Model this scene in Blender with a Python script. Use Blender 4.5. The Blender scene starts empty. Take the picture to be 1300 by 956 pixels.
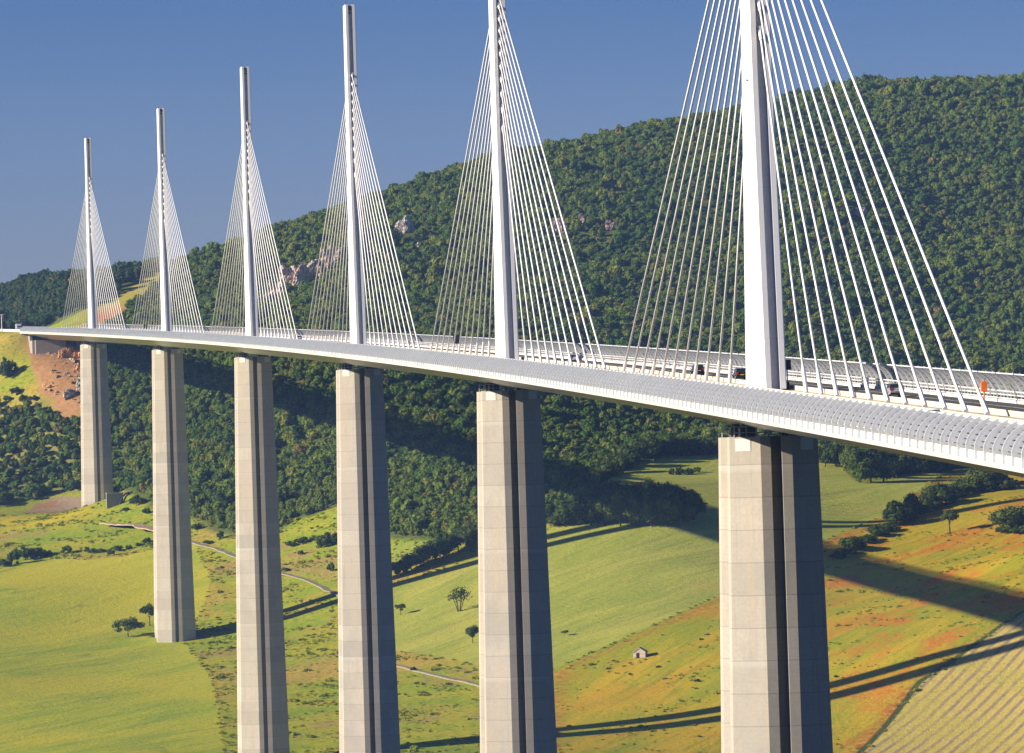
import bpy, bmesh, math, random
import numpy as np
from mathutils import Vector, Matrix

PI = math.pi
R_ = math.radians
sc = bpy.context.scene
COL = sc.collection

# ------------------------------------------------------------------ camera
cam_d = bpy.data.cameras.new('camera')
cam = bpy.data.objects.new('camera', cam_d)
COL.objects.link(cam)
sc.camera = cam
CAM = (-86.457, -639.127, -6.249)
YAW, PITCH, ROLL, FOCAL = -0.0857617, 0.01394736, 0.02837532, 6609.05
fw = Vector((-math.sin(YAW) * math.cos(PITCH), math.cos(YAW) * math.cos(PITCH), math.sin(PITCH)))
rt = Vector((math.cos(YAW), math.sin(YAW), 0))
up = rt.cross(fw)
r2 = rt * math.cos(ROLL) - up * math.sin(ROLL)
u2 = rt * math.sin(ROLL) + up * math.cos(ROLL)
cam.matrix_world = Matrix(((r2.x, u2.x, -fw.x, CAM[0]), (r2.y, u2.y, -fw.y, CAM[1]), (r2.z, u2.z, -fw.z, CAM[2]), (0, 0, 0, 1)))
cam_d.sensor_width = 36
cam_d.lens = FOCAL / 1300 * 36
cam_d.clip_start = 5
cam_d.clip_end = 20000

# ------------------------------------------------------------------ sky, sun, exposure
SUN_EL = R_(20.15)
BR = 20000.0            # the viaduct is a plan curve of 20 km radius
SLOPE = 0.03025
_a = 342 * 3 / BR
_ph = R_(8)
SUNH = (math.cos(_a) * math.cos(_ph) - math.sin(_a) * math.sin(_ph), math.sin(_a) * math.cos(_ph) + math.cos(_a) * math.sin(_ph))
sun_from = Vector((-SUNH[0] * math.cos(SUN_EL), -SUNH[1] * math.cos(SUN_EL), math.sin(SUN_EL)))
w = bpy.data.worlds.new('World')
sc.world = w
w.use_nodes = True
nt = w.node_tree
bg = nt.nodes['Background']
sky = nt.nodes.new('ShaderNodeTexSky')
sky.sky_type = 'NISHITA'
sky.sun_disc = False
sky.sun_elevation = SUN_EL
sky.sun_rotation = math.atan2(sun_from.x, sun_from.y)
sky.altitude = 600
sky.air_density = 1.0
sky.dust_density = 1.2
sky.ozone_density = 2.0
tint = nt.nodes.new('ShaderNodeMix')
tint.data_type = 'RGBA'
tint.blend_type = 'MULTIPLY'
tint.inputs[0].default_value = 1.0
# clear, polarised morning blue, paler and more violet towards the horizon
tcg = nt.nodes.new('ShaderNodeTexCoord')
sxyz = nt.nodes.new('ShaderNodeSeparateXYZ')
nt.links.new(tcg.outputs['Generated'], sxyz.inputs[0])
mrg = nt.nodes.new('ShaderNodeMapRange')
mrg.inputs[1].default_value, mrg.inputs[2].default_value = .02, .085
nt.links.new(sxyz.outputs[2], mrg.inputs[0])
tmx = nt.nodes.new('ShaderNodeMix')
tmx.data_type = 'RGBA'
tmx.inputs[6].default_value = (.78, .79, 1.22, 1)
tmx.inputs[7].default_value = (.34, .49, .96, 1)
nt.links.new(mrg.outputs[0], tmx.inputs[0])
nt.links.new(tmx.outputs[2], tint.inputs[7])
nt.links.new(sky.outputs[0], tint.inputs[6])
nt.links.new(tint.outputs[2], bg.inputs[0])
bg.inputs[1].default_value = 0.05
sl = bpy.data.lights.new('sun', 'SUN')
sl.energy = 5.0
sl.angle = R_(0.5)
sl.color = (1.0, 0.87, 0.68)
so = bpy.data.objects.new('sun', sl)
COL.objects.link(so)
so.rotation_euler = (-sun_from).to_track_quat('-Z', 'Y').to_euler()
so.location = (-300, 0, 400)
sc.view_settings.view_transform = 'Standard'
sc.view_settings.look = 'None'
sc.view_settings.exposure = 0.92
sc.view_settings.gamma = 1.0
sc.view_settings.use_curve_mapping = False
sc.cycles.max_bounces = 6
sc.cycles.diffuse_bounces = 1
sc.cycles.transparent_max_bounces = 24
sc.cycles.volume_bounces = 0

# ------------------------------------------------------------------ surveyed data (metres)
CONTROL = [[-38.3,1368.6,-74.8],[-22.4,1371.6,-72.4],[-4.2,1375.2,-67.9],[17.2,1379.3,-60.8],[39.1,1383.5,-56.0],[73.6,1390.2,-48.0],[100.9,1395.5,-43.0],[127.7,1400.7,-38.0],[150.1,1405.0,-34.4],[174.5,1064.4,-86.4],[201.9,1069.7,-78.9],[223.0,1242.3,-63.3],[229.7,1141.3,-64.8],[208.6,1298.6,-56.6],[203.6,1345.2,-54.4],[72.9,1488.2,-12.9],[67.0,1579.0,-10.5],[38.8,1623.5,0.1],[17.7,1661.3,8.0],[-19.5,1721.5,21.8],[-54.8,1864.9,34.5],[-72.8,1721.9,-30.0],[-95.8,1720.9,-27.9],[-117.0,1722.7,-28.4],[-110.7,1070.7,-100.7],[-72.4,1047.4,-100.7],[-26.1,1031.4,-105.3],[6.3,1000.4,-100.7],[38.4,997.7,-101.6],[88.9,1003.4,-103.6],[139.3,1004.1,-105.3],[211.4,982.9,-106.5],[-149.9,1094.2,-100.7],[-155.0,1255.0,-82.2],[254.5,949.1,-106.1],[274.7,1037.2,-71.5],[328.7,1283.1,-45.7],[-112.5,1251.3,-83.4],[-114.5,1461.9,-57.2],[-84.2,1258.9,-84.6],[-82.4,1569.4,-44.2],[77.5,1144.7,-85.1],[124.2,1190.6,-71.8],[153.3,1308.3,-52.7],[90.2,1273.8,-64.7],[230.7,1081.1,-71.6],[223.7,1045.8,-85.7],[260.7,1238.8,-48.8],[294.1,1416.4,-34.0],[296.2,1516.5,-25.0],[242.2,1431.0,-38.9],[382.7,1529.1,-24.2],[171.9,1587.2,-14.2],[230.2,1542.2,-20.8],[290.0,1577.2,-21.9],[144.0,1549.5,-18.4],[117.4,1551.9,-21.0],[-16.8,1533.6,-39.0],[-49.3,1556.5,-41.7],[-60.1,1737.9,-28.1],[45.0,1467.9,-33.5],[-117.4,1762.8,-24.8],[-117.6,1852.7,12.0],[-117.7,1942.5,51.5],[-98.9,1821.0,7.6],[-98.3,1910.8,46.5],[-79.3,1889.1,43.6],[-189.9,1779.1,-22.8],[-196.4,1979.3,54.4],[-118.3,2022.6,65.4],[-78.3,2069.4,64.7],[-57.3,2107.6,73.5],[-38.4,2216.1,95.6],[-200.3,2079.8,69.0],[-121.7,2353.8,95.9],[-76.8,2349.9,94.6],[-212.4,2381.6,99.2],[-32.4,2316.0,93.2],[-3.5,1862.3,57.3],[-16.0,2244.2,101.3],[10.9,2261.8,111.4],[48.5,2308.6,124.4],[95.2,2334.5,139.3],[151.0,2349.6,152.4],[198.4,2365.4,164.0],[246.5,2381.2,175.8],[293.7,2387.1,183.4],[341.3,2392.9,189.6],[389.2,2398.7,197.8],[437.2,2404.6,199.9],[483.7,2400.6,199.5],[576.5,2392.7,196.9],[156.6,1948.9,60.1],[235.0,1942.2,57.9],[355.9,1951.9,55.0],[75.8,1915.7,61.3],[391.4,2148.6,123.7],[261.3,2139.8,122.1],[174.6,2127.4,106.8],[305.6,1665.9,-1.1],[200.3,1674.9,1.9],[128.4,1660.9,10.8],[36.2,1899.0,61.9],[480.8,1971.3,52.3],[-125.2,2625.1,93.9],[-223.2,2633.5,96.6],[-76.2,2620.9,92.5],[-28.1,2566.6,92.0],[18.9,2512.2,105.8],[59.5,2558.7,118.6],[109.3,2574.3,132.6],[168.8,2579.0,148.4],[218.7,2584.6,158.8],[269.0,2590.1,171.2],[319.5,2595.7,180.2],[421.2,2606.9,193.4],[520.2,2598.4,193.0],[619.0,2589.9,190.2],[0.0,0.0,-245.0],[0.0,150.0,-246.0],[0.0,342.0,-211.0],[-12.0,684.0,-124.0],[-300.0,0.0,-245.0],[300.0,0.0,-245.0],[-400.0,350.0,-215.0],[400.0,350.0,-205.0],[-400.0,700.0,-135.0],[400.0,700.0,-120.0],[-600.0,1100.0,-110.0],[-700.0,1600.0,-70.0],[-700.0,2100.0,0.0],[600.0,1000.0,-70.0],[700.0,1500.0,-30.0],[700.0,2000.0,60.0],[-600.0,2600.0,60.0],[0.0,3000.0,30.0],[500.0,3000.0,80.0],[-500.0,3300.0,10.0],[0.0,3600.0,20.0],[600.0,3600.0,40.0],[-900.0,3600.0,10.0],[1000.0,3000.0,120.0],[0.0,-250.0,-180.0],[-400.0,-250.0,-180.0],[300.0,-250.0,-180.0],[-86.0,-450.0,-85.0],[-300.0,-450.0,-90.0],[200.0,-450.0,-90.0],[-86.0,-560.0,-36.0],[-86.0,-639.0,-9.0],[-86.0,-800.0,-5.0],[-500.0,-700.0,-10.0],[400.0,-700.0,-10.0],[-1000.0,0.0,-200.0],[1000.0,0.0,-180.0],[-96.8,1882.5,45.6],[-85.9,1883.5,44.6],[-102.8,1881.9,46.6],[-90.0,1863.0,37.4]]
ZONES = {"left_field":[[-201.8,1574.9],[-115.4,1544.4],[-103.3,1568.8],[-78.3,1544.1],[-63.5,1541.2],[-51.2,1545.8],[-33.6,1537.6],[-32.6,1492.3],[-30.2,1457.6],[-31.8,1429.5],[-36.1,1400.8],[-43.9,1363.2],[-39.3,1289.0],[-36.3,1224.4],[-39.2,861.9],[-168.7,906.0]],"rape":[[-188.4,1739.5],[-116.9,1712.1],[-80.2,1683.0],[-74.3,1634.8],[-88.8,1632.0],[-116.5,1663.4],[-186.1,1679.9]],"wheat":[[35.2,1372.2],[57.7,1384.9],[73.7,1391.2],[103.7,1410.3],[119.8,1408.6],[125.5,1431.6],[132.3,1470.7],[148.7,1562.7],[162.0,1590.3],[180.7,1603.1],[196.9,1611.9],[238.4,1595.8],[246.9,1592.8],[243.3,1538.0],[243.5,1516.0],[252.2,1522.8],[275.3,1567.3],[290.0,1575.6],[265.8,1492.5],[244.2,1445.1],[226.2,1414.6],[207.7,1384.6],[178.2,1315.4],[151.4,1260.0],[137.4,1236.6],[121.8,1209.1],[104.2,1185.2],[90.0,1169.9],[80.0,1158.7],[67.0,1163.8],[56.4,1181.4],[39.4,1220.0],[26.6,1248.9]],"poppy":[[79.5,1153.6],[89.6,1166.0],[103.7,1181.1],[121.2,1203.9],[136.8,1231.5],[150.8,1255.5],[177.1,1307.8],[207.1,1380.6],[225.4,1409.5],[243.4,1440.5],[264.6,1485.5],[290.2,1568.9],[324.4,1577.6],[388.8,1588.4],[308.9,1166.3],[236.6,1111.7],[219.6,1086.0],[204.0,1066.5],[190.8,1054.9],[106.9,891.5],[47.8,870.4]],"rows":[[306.6,1155.8],[236.7,1109.6],[219.9,1084.7],[204.3,1065.6],[191.2,1054.1],[106.9,891.5],[239.0,857.7]],"pasture":[[42.1,1435.4],[53.3,1428.2],[54.3,1412.8],[43.2,1398.0],[38.6,1395.0]],"dirt":[[-105.6,1942.4],[-101.7,1871.2],[-99.2,1861.1],[-94.4,1851.4],[-91.9,1839.9],[-88.7,1831.4],[-82.0,1825.6],[-77.0,1835.9],[-74.6,1896.5],[-85.6,1902.5],[-97.9,1920.1]],"redcut":[[-109.9,1714.7],[-102.3,1755.7],[-94.0,1765.0],[-85.3,1763.5],[-79.2,1759.8],[-79.6,1676.0],[-87.3,1744.4],[-99.3,1723.0]],"strip":[[-80.0,2018.9],[-72.3,2097.9],[-55.8,2147.4],[-43.3,2184.2],[-32.4,2213.8],[-32.4,2158.1],[-46.8,2114.4],[-54.4,2103.7],[-62.6,1999.7]]}
WOODS = {"hill":[[-73.9,1769.5],[-59.1,1656.9],[-49.6,1615.5],[-33.6,1579.2],[-17.0,1528.4],[0.2,1508.4],[5.8,1522.3],[15.2,1517.8],[25.4,1518.2],[35.5,1470.6],[42.9,1438.8],[53.3,1428.2],[64.8,1414.4],[75.3,1409.0],[91.5,1414.5],[104.6,1419.1],[124.9,1431.7],[131.3,1470.3],[151.9,1576.0],[160.5,1592.0],[177.4,1604.3],[197.5,1615.8],[219.5,1610.2],[237.3,1590.8],[246.1,1587.8],[243.9,1542.0],[254.0,1533.6],[276.5,1574.4],[290.9,1580.6],[327.8,1595.7],[399.4,1605.1],[700,1900],[720,2700],[80,2720],[-32.0,2191.1],[-46.3,2118.6],[-53.2,2100.4],[-61.6,2017.2],[-71.4,1913.5]],"ridge":[[-249.4,2235.2],[-119.9,2184.7],[-110.1,2168.7],[-98.6,2141.7],[-80.0,2121.5],[-72.0,2122.1],[-56.6,2150.6],[-43.2,2187.4],[-33.2,2216.9],[60,2800],[-420,2800]],"slope":[[-189.9,1779.0],[-117.4,1753.8],[-108.4,1766.5],[-101.2,1761.4],[-94.0,1766.8],[-76.9,1764.5],[-76.0,1811.0],[-83.2,1824.3],[-91.3,1830.4],[-97.9,1847.4],[-102.4,1848.4],[-109.2,1851.6],[-117.4,1861.4],[-194.0,1908.5]]}
ROCKS = [[34.7,2098.6,7.5,9.1],[40.1,2098.6,6.6,10.0],[47.3,2107.7,6.2,7.5],[57.1,2118.4,5.4,10.9],[53.7,2118.8,3.3,5.9],[24.5,2057.3,3.7,8.2],[20.6,2025.2,3.2,5.7],[99.5,2164.6,6.8,7.2],[103.4,2131.2,2.5,2.9],[178.8,2118.3,2.9,5.9],[191.9,2122.3,2.1,4.6],[205.0,2110.8,2.1,3.8],[338.2,2110.0,5.9,2.9],[15.9,1999.2,2.4,4.8],[77.4,2126.9,3.4,1.7]]
TREES = {"field":[[-64.6,1373.7,8.2,10.7],[-56.0,1392.7,9.5,8.3],[37.3,1318.7,4.8,4.2],[58.0,1300.5,9.7,10.6],[57.2,1229.2,6.8,6.8],[88.8,1210.8,2.5,3.4],[258.2,1383.3,10.2,8.1]],"clump":[[103.8,1412.1,10.0,7.5],[108.6,1409.9,10.6,7.5],[113.8,1408.4,9.3,6.8],[118.9,1406.0,10.6,7.5],[124.2,1403.5,12.4,8.1],[130.1,1399.7,13.7,8.7],[136.0,1397.2,14.3,8.7],[141.9,1394.1,14.2,8.7],[148.0,1392.9,13.0,8.0],[153.8,1394.7,12.4,8.1],[159.3,1403.1,11.8,7.5],[128.4,1417.6,12.5,8.1],[135.9,1417.4,13.1,8.8],[143.2,1415.6,13.1,8.8],[150.7,1414.9,11.9,8.1],[158.1,1418.6,11.3,7.5],[114.1,1419.9,9.4,7.5],[122.3,1419.7,10.6,7.5]],"hedge":[[42.0,1390.4,6.8,5.5],[46.6,1393.6,8.0,6.2],[51.5,1396.3,9.3,6.8],[56.3,1398.0,10.2,7.4],[61.1,1400.7,10.5,7.4],[66.0,1403.3,11.2,7.4],[70.7,1403.1,11.2,7.4],[75.0,1405.3,11.2,6.8]],"poppyhedge":[[210.8,1356.2,4.3,5.5],[216.8,1366.9,6.8,8.0],[223.8,1380.0,3.7,4.9],[230.2,1392.5,5.0,6.8],[235.1,1399.6,3.7,4.4],[241.6,1411.9,11.3,8.2],[250.8,1428.6,10.5,7.6],[259.6,1443.1,7.7,7.0],[264.0,1445.8,11.5,9.6],[271.6,1459.5,7.1,7.1],[279.3,1473.9,7.1,7.1],[286.7,1474.9,10.4,10.4],[293.0,1476.9,9.8,9.8],[279.5,1364.5,11.7,11.7],[283.5,1364.4,10.5,9.3]],"hedgefill":[[208.8,1355.0,2.4,4.9],[213.5,1361.7,2.8,5.5],[220.1,1372.0,2.8,4.9],[226.4,1384.0,2.8,5.0],[232.0,1393.7,3.1,5.0],[236.9,1402.5,3.4,5.6],[245.2,1418.1,4.1,6.3],[247.8,1422.6,4.4,5.7],[253.9,1432.1,4.4,6.4],[256.8,1437.6,4.5,5.7],[261.4,1441.8,4.2,6.4],[266.9,1449.8,4.5,6.4],[269.4,1454.4,3.9,5.8],[274.3,1462.3,4.2,6.5],[277.2,1467.6,4.5,6.5],[281.7,1472.5,4.9,7.1],[283.9,1473.9,4.5,5.8],[289.6,1473.0,4.5,6.5],[295.9,1475.1,4.9,7.2],[299.4,1476.1,4.6,6.5],[276.8,1365.3,2.8,4.3],[280.3,1359.3,3.1,4.9]],"edge":[[239.0,1583.4,11.6,8.2],[243.9,1584.7,12.2,8.2],[246.8,1563.4,12.8,8.1],[244.0,1518.9,15.2,9.2],[248.7,1519.3,15.9,9.9],[254.6,1523.0,15.2,9.3],[262.7,1540.0,14.0,8.7],[271.7,1562.1,12.8,8.1],[279.5,1571.9,10.2,8.1],[286.3,1575.8,9.5,7.5],[292.8,1577.9,8.8,7.5],[193.8,1611.2,10.3,7.5],[187.5,1608.0,9.6,7.5],[180.2,1604.8,10.3,7.5],[173.0,1601.8,10.9,8.2],[165.4,1595.7,11.6,8.2],[158.9,1586.7,11.5,8.1],[152.6,1575.9,11.5,8.1],[145.5,1558.0,10.7,8.0],[132.7,1470.9,9.6,7.1]],"shrubs":[[167.9,1545.0,4.7,3.3],[170.8,1544.5,3.3,4.0],[175.3,1548.0,3.0,4.7],[180.1,1555.0,3.0,4.0],[-114.1,1551.4,5.3,6.0],[-109.5,1555.4,6.0,6.0],[-105.0,1563.5,6.0,6.0],[-100.3,1568.5,5.3,6.0],[-95.7,1568.8,4.0,5.3],[-87.4,1567.8,3.3,4.7],[-79.1,1562.7,2.7,3.3],[-76.5,1558.6,3.0,4.0],[-72.5,1557.0,2.7,4.0],[-69.0,1546.3,3.0,3.0],[-65.9,1554.8,2.7,4.0],[-61.6,1556.0,2.3,3.3],[-57.2,1558.5,2.3,3.3],[-53.5,1559.7,2.3,3.3],[3.6,1476.2,2.6,5.1],[8.1,1475.8,3.2,5.8],[12.5,1475.1,2.6,3.8],[15.6,1461.6,4.5,6.4],[20.1,1461.2,5.1,7.0],[6.6,1459.7,2.5,2.5],[-0.7,1441.0,2.5,3.2],[16.6,1422.4,3.7,3.1],[-61.4,1754.3,5.8,5.8],[-56.1,1631.1,4.8,6.2],[-61.4,1626.8,2.4,3.4],[-53.1,1610.5,2.7,3.4],[-45.2,1585.2,4.0,4.7],[-32.4,1562.8,3.3,4.7],[-28.5,1531.0,2.6,3.9],[-23.4,1534.5,3.0,3.9],[-115.4,1875.2,9.9,6.1],[-112.0,1876.0,9.1,6.1],[-113.6,1860.9,3.8,4.5],[-109.8,1862.1,3.4,4.5],[-106.1,1854.5,3.8,4.5],[-101.6,1852.2,3.4,3.8],[-108.1,1844.7,4.5,5.3],[-113.8,1843.0,5.3,6.0],[-85.8,1821.8,4.5,4.5],[-91.4,1827.7,3.7,4.5],[-102.5,1835.8,4.5,4.5],[122.7,1100.9,1.1,2.1],[-25.6,1891.9,2.3,3.1],[132.4,1166.6,0.8,1.9],[135.5,1173.8,0.8,2.2],[113.4,1133.3,0.8,1.6],[103.2,1129.5,0.8,1.9],[113.4,1113.1,0.8,1.6],[97.2,1144.3,1.1,1.6],[33.2,1192.0,1.7,2.2],[165.9,1074.9,0.8,1.6]],"ridge":[[-112.8,2366.2,12.3,8.6],[-108.0,2316.1,6.3,5.4]]}
TRACKS = {"rubble":[[-71.2,1607.6],[-65.2,1600.9],[-58.6,1591.1],[-50.5,1576.3],[-41.0,1555.7]],"lane":[[-41.0,1555.7],[-34.8,1540.8],[-25.8,1511.8],[-18.7,1482.4],[-10.2,1457.0],[-1.0,1435.0],[7.8,1415.8],[17.4,1381.8],[24.4,1345.8]],"farm":[[22.4,1219.3],[29.1,1205.7],[34.5,1190.8],[43.9,1167.5],[51.0,1153.2],[59.8,1128.9],[69.7,1091.7]]}
MISC = {"hut":[[109.6,1154.5]],"wall":[[-66.6,1643.7],[-63.9,1640.5]],"arch":[[-63.9,1640.5],[-59.4,1657.7]]}

# ------------------------------------------------------------------ helpers
def bp(s, t=0.0, z=0.0):
    a = s / BR
    return Vector((-BR * (1 - math.cos(a)) - t * math.cos(a), BR * math.sin(a) - t * math.sin(a), SLOPE * s + z))

def bframe(s):
    a = s / BR                # rotation of the bridge axes at station s: local x = right, local y = ahead
    return a

class MB:
    """collects faces and links them as one mesh object"""
    def __init__(self):
        self.v = []
        self.f = []
    def quad(self, a, b, c, d):
        n = len(self.v)
        self.v += [tuple(a), tuple(b), tuple(c), tuple(d)]
        self.f.append((n, n + 1, n + 2, n + 3))
    def box(self, c, h, ax=None):
        """c centre, h half sizes, ax three axis vectors"""
        c = Vector(c)
        ax = ax or (Vector((1, 0, 0)), Vector((0, 1, 0)), Vector((0, 0, 1)))
        e = [ax[i] * h[i] for i in range(3)]
        n = len(self.v)
        for sz in (-1, 1):
            for sx, sy in ((-1, -1), (1, -1), (1, 1), (-1, 1)):
                self.v.append(tuple(c + e[0] * sx + e[1] * sy + e[2] * sz))
        for q in ((3, 2, 1, 0), (4, 5, 6, 7), (0, 1, 5, 4), (1, 2, 6, 5), (2, 3, 7, 6), (3, 0, 4, 7)):
            self.f.append(tuple(n + i for i in q))
    def box2(self, lo, hi):
        self.box([(lo[i] + hi[i]) / 2 for i in range(3)], [(hi[i] - lo[i]) / 2 for i in range(3)])
    def ring(self, rings, closed=True, cap=True):
        """skin a list of equal-length point loops"""
        n = len(self.v)
        m = len(rings[0])
        for r in rings:
            self.v += [tuple(p) for p in r]
        for i in range(len(rings) - 1):
            for j in range(m if closed else m - 1):
                k = (j + 1) % m
                self.f.append((n + i * m + j, n + i * m + k, n + (i + 1) * m + k, n + (i + 1) * m + j))
        if cap:
            self.f.append(tuple(n + j for j in reversed(range(m))))
            self.f.append(tuple(n + (len(rings) - 1) * m + j for j in range(m)))
    def tube(self, a, b, r0, r1=None, n=8):
        a, b = Vector(a), Vector(b)
        r1 = r0 if r1 is None else r1
        d = (b - a).normalized()
        x = d.orthogonal().normalized()
        y = d.cross(x)
        self.ring([[p + (x * math.cos(2 * PI * k / n) + y * math.sin(2 * PI * k / n)) * r for k in range(n)] for p, r in ((a, r0), (b, r1))])
    def mesh(self, name, mat, smooth=False):
        me = bpy.data.meshes.new(name)
        me.from_pydata(self.v, [], self.f)
        me.materials.append(mat)
        if smooth:
            me.shade_smooth()
        me.update()
        return me
    def build(self, name, mat, parent=None, smooth=False, loc=None, rotz=0):
        return link(self.mesh(name, mat, smooth), name, parent, loc, rotz)

def link(me, name, parent=None, loc=None, rotz=0):
    o = bpy.data.objects.new(name, me)
    COL.objects.link(o)
    if parent is not None:
        o.parent = parent
    if loc is not None:
        o.location = loc
    if rotz:
        o.rotation_euler.z = rotz
    return o

def empty(name, loc=(0, 0, 0), rotz=0, parent=None):
    o = bpy.data.objects.new(name, None)
    COL.objects.link(o)
    o.location = loc
    o.rotation_euler.z = rotz
    o.empty_display_size = 2
    if parent is not None:
        o.parent = parent
    return o

def tag(o, label=None, cat=None, group=None, kind=None):
    if label: o['label'] = label
    if cat: o['category'] = cat
    if group: o['group'] = group
    if kind: o['kind'] = kind
    return o

# ------------------------------------------------------------------ materials
def mat(name, col=(.5, .5, .5), rough=.7, spec=.3, metal=0.0):
    m = bpy.data.materials.new(name)
    m.use_nodes = True
    b = m.node_tree.nodes['Principled BSDF']
    b.inputs['Base Color'].default_value = (*col, 1)
    b.inputs['Roughness'].default_value = rough
    b.inputs['Specular IOR Level'].default_value = spec
    b.inputs['Metallic'].default_value = metal
    return m, m.node_tree, b

class NT:
    """short-hand for wiring shader nodes"""
    def __init__(self, t):
        self.t = t
    def n(self, typ, **kw):
        x = self.t.nodes.new(typ)
        for k, v in kw.items():
            setattr(x, k, v)
        return x
    def put(self, sock, v):
        if isinstance(v, bpy.types.NodeSocket):
            self.t.links.new(v, sock)
        elif v is not None:
            if hasattr(sock.default_value, '__len__') and isinstance(v, (tuple, list)) and len(v) == 3 and len(sock.default_value) == 4:
                v = (*v, 1)
            sock.default_value = v
    def mix(self, fac, a, b, mode='MIX'):
        x = self.n('ShaderNodeMix', data_type='RGBA', blend_type=mode)
        self.put(x.inputs[0], fac); self.put(x.inputs[6], a); self.put(x.inputs[7], b)
        return x.outputs[2]
    def math(self, op, a, b=None, c=None, clamp=False):
        x = self.n('ShaderNodeMath', operation=op)
        x.use_clamp = clamp
        self.put(x.inputs[0], a)
        if b is not None: self.put(x.inputs[1], b)
        if c is not None: self.put(x.inputs[2], c)
        return x.outputs[0]
    def step(self, v, lo, hi, a=0.0, b=1.0):
        x = self.n('ShaderNodeMapRange', interpolation_type='SMOOTHSTEP')
        self.put(x.inputs[0], v)
        for i, q in enumerate((lo, hi, a, b)): self.put(x.inputs[i + 1], q)
        return x.outputs[0]
    def noise(self, vec, scale, detail=3, rough=.55, dist=0.0):
        x = self.n('ShaderNodeTexNoise')
        if vec is not None: self.put(x.inputs['Vector'], vec)
        x.inputs['Scale'].default_value = scale
        x.inputs['Detail'].default_value = detail
        x.inputs['Roughness'].default_value = rough
        x.inputs['Distortion'].default_value = dist
        return x.outputs['Fac']
    def mapping(self, vec, scale=(1, 1, 1), rotz=0.0, loc=(0, 0, 0)):
        x = self.n('ShaderNodeMapping')
        self.put(x.inputs['Vector'], vec)
        x.inputs['Location'].default_value = loc
        x.vector_type = 'TEXTURE'          # turn first, then stretch
        x.inputs['Rotation'].default_value = (0, 0, rotz)
        x.inputs['Scale'].default_value = tuple(1 / k for k in scale)
        return x.outputs[0]
    def pos(self):
        return self.n('ShaderNodeNewGeometry').outputs['Position']
    def obj(self):
        return self.n('ShaderNodeTexCoord').outputs['Object']
    def sep(self, v):
        x = self.n('ShaderNodeSeparateXYZ'); self.put(x.inputs[0], v)
        return x.outputs
    def bump(self, h, strength, dist=1.0):
        x = self.n('ShaderNodeBump')
        x.inputs['Strength'].default_value = strength
        x.inputs['Distance'].default_value = dist
        self.put(x.inputs['Height'], h)
        return x.outputs[0]

def painted(name, col, rough=.45, var=.06, scale=.35, spec=.4):
    """paint with faint large-scale weathering"""
    m, t, b = mat(name, col, rough, spec)
    q = NT(t)
    nz = q.noise(q.pos(), scale, 5, .65)
    dark = tuple(c * (1 - var * 3) for c in col)
    q.put(b.inputs['Base Color'], q.mix(q.step(nz, .35, .75), col, dark))
    return m

M = {}
m, t, b = mat('white_paint', (.8, .8, .79), .38, .4)
q = NT(t)
ob = q.obj()
sz = q.sep(ob)[2]
seam = q.step(q.math('ABSOLUTE', q.math('SUBTRACT', q.math('FRACT', q.math('DIVIDE', sz, 6.2)), .5)), .492, .498)
gr = q.noise(q.mapping(ob, (1.1, 1.1, .05)), 1.0, 5, .65)
wc = q.mix(q.step(gr, .5, .8, 0, .35), (.78, .795, .82), (.58, .59, .60))
wc = q.mix(q.math('MULTIPLY', seam, .3), wc, (.5, .5, .5))
q.put(b.inputs['Base Color'], wc)
M['white'] = m
M['cable'] = painted('cable_sheath', (.86, .86, .85), .35, .03, .2)
M['steel_white'] = painted('white_steel', (.74, .735, .72), .45, .05, .25)
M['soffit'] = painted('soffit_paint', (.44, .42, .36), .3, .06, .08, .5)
M['asphalt'] = painted('asphalt', (.075, .073, .072), .9, .1, .3)
M['marking'] = painted('road_marking', (.78, .78, .75), .7, .06, .8)
M['median'] = painted('concrete_barrier', (.62, .55, .45), .85, .06, .3)
M['rail'] = painted('galvanised_rail', (.62, .63, .64), .4, .06, .5)
M['rib'] = painted('rib_paint', (.64, .69, .73), .4, .04, .3)
M['dark'] = painted('dark_steel', (.018, .022, .03), .6, .05, .5)
M['bearing'] = painted('bearing_steel', (.10, .11, .13), .5, .1, .6)
M['plate'] = painted('white_plate', (.60, .60, .59), .5, .03, .6)
M['orange'] = painted('orange_plastic', (.85, .20, .02), .5, .04, 1.0)
M['hole'] = painted('hole_dark', (.01, .01, .012), .9, .02, 1.0)

# translucent acrylic slats of the windscreens
m, t, b = mat('acrylic', (.47, .48, .51), .25, .5)
q = NT(t)
q.put(b.inputs['Base Color'], q.mix(q.noise(q.pos(), .6, 3), (.34, .355, .39), (.43, .445, .48)))
tr = q.n('ShaderNodeBsdfTransparent'); tr.inputs[0].default_value = (.85, .88, .92, 1)
mx = q.n('ShaderNodeMixShader'); mx.inputs[0].default_value = .58
t.links.new(tr.outputs[0], mx.inputs[1]); t.links.new(b.outputs[0], mx.inputs[2])
t.links.new(mx.outputs[0], t.nodes['Material Output'].inputs[0])
M['acrylic'] = m

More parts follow.
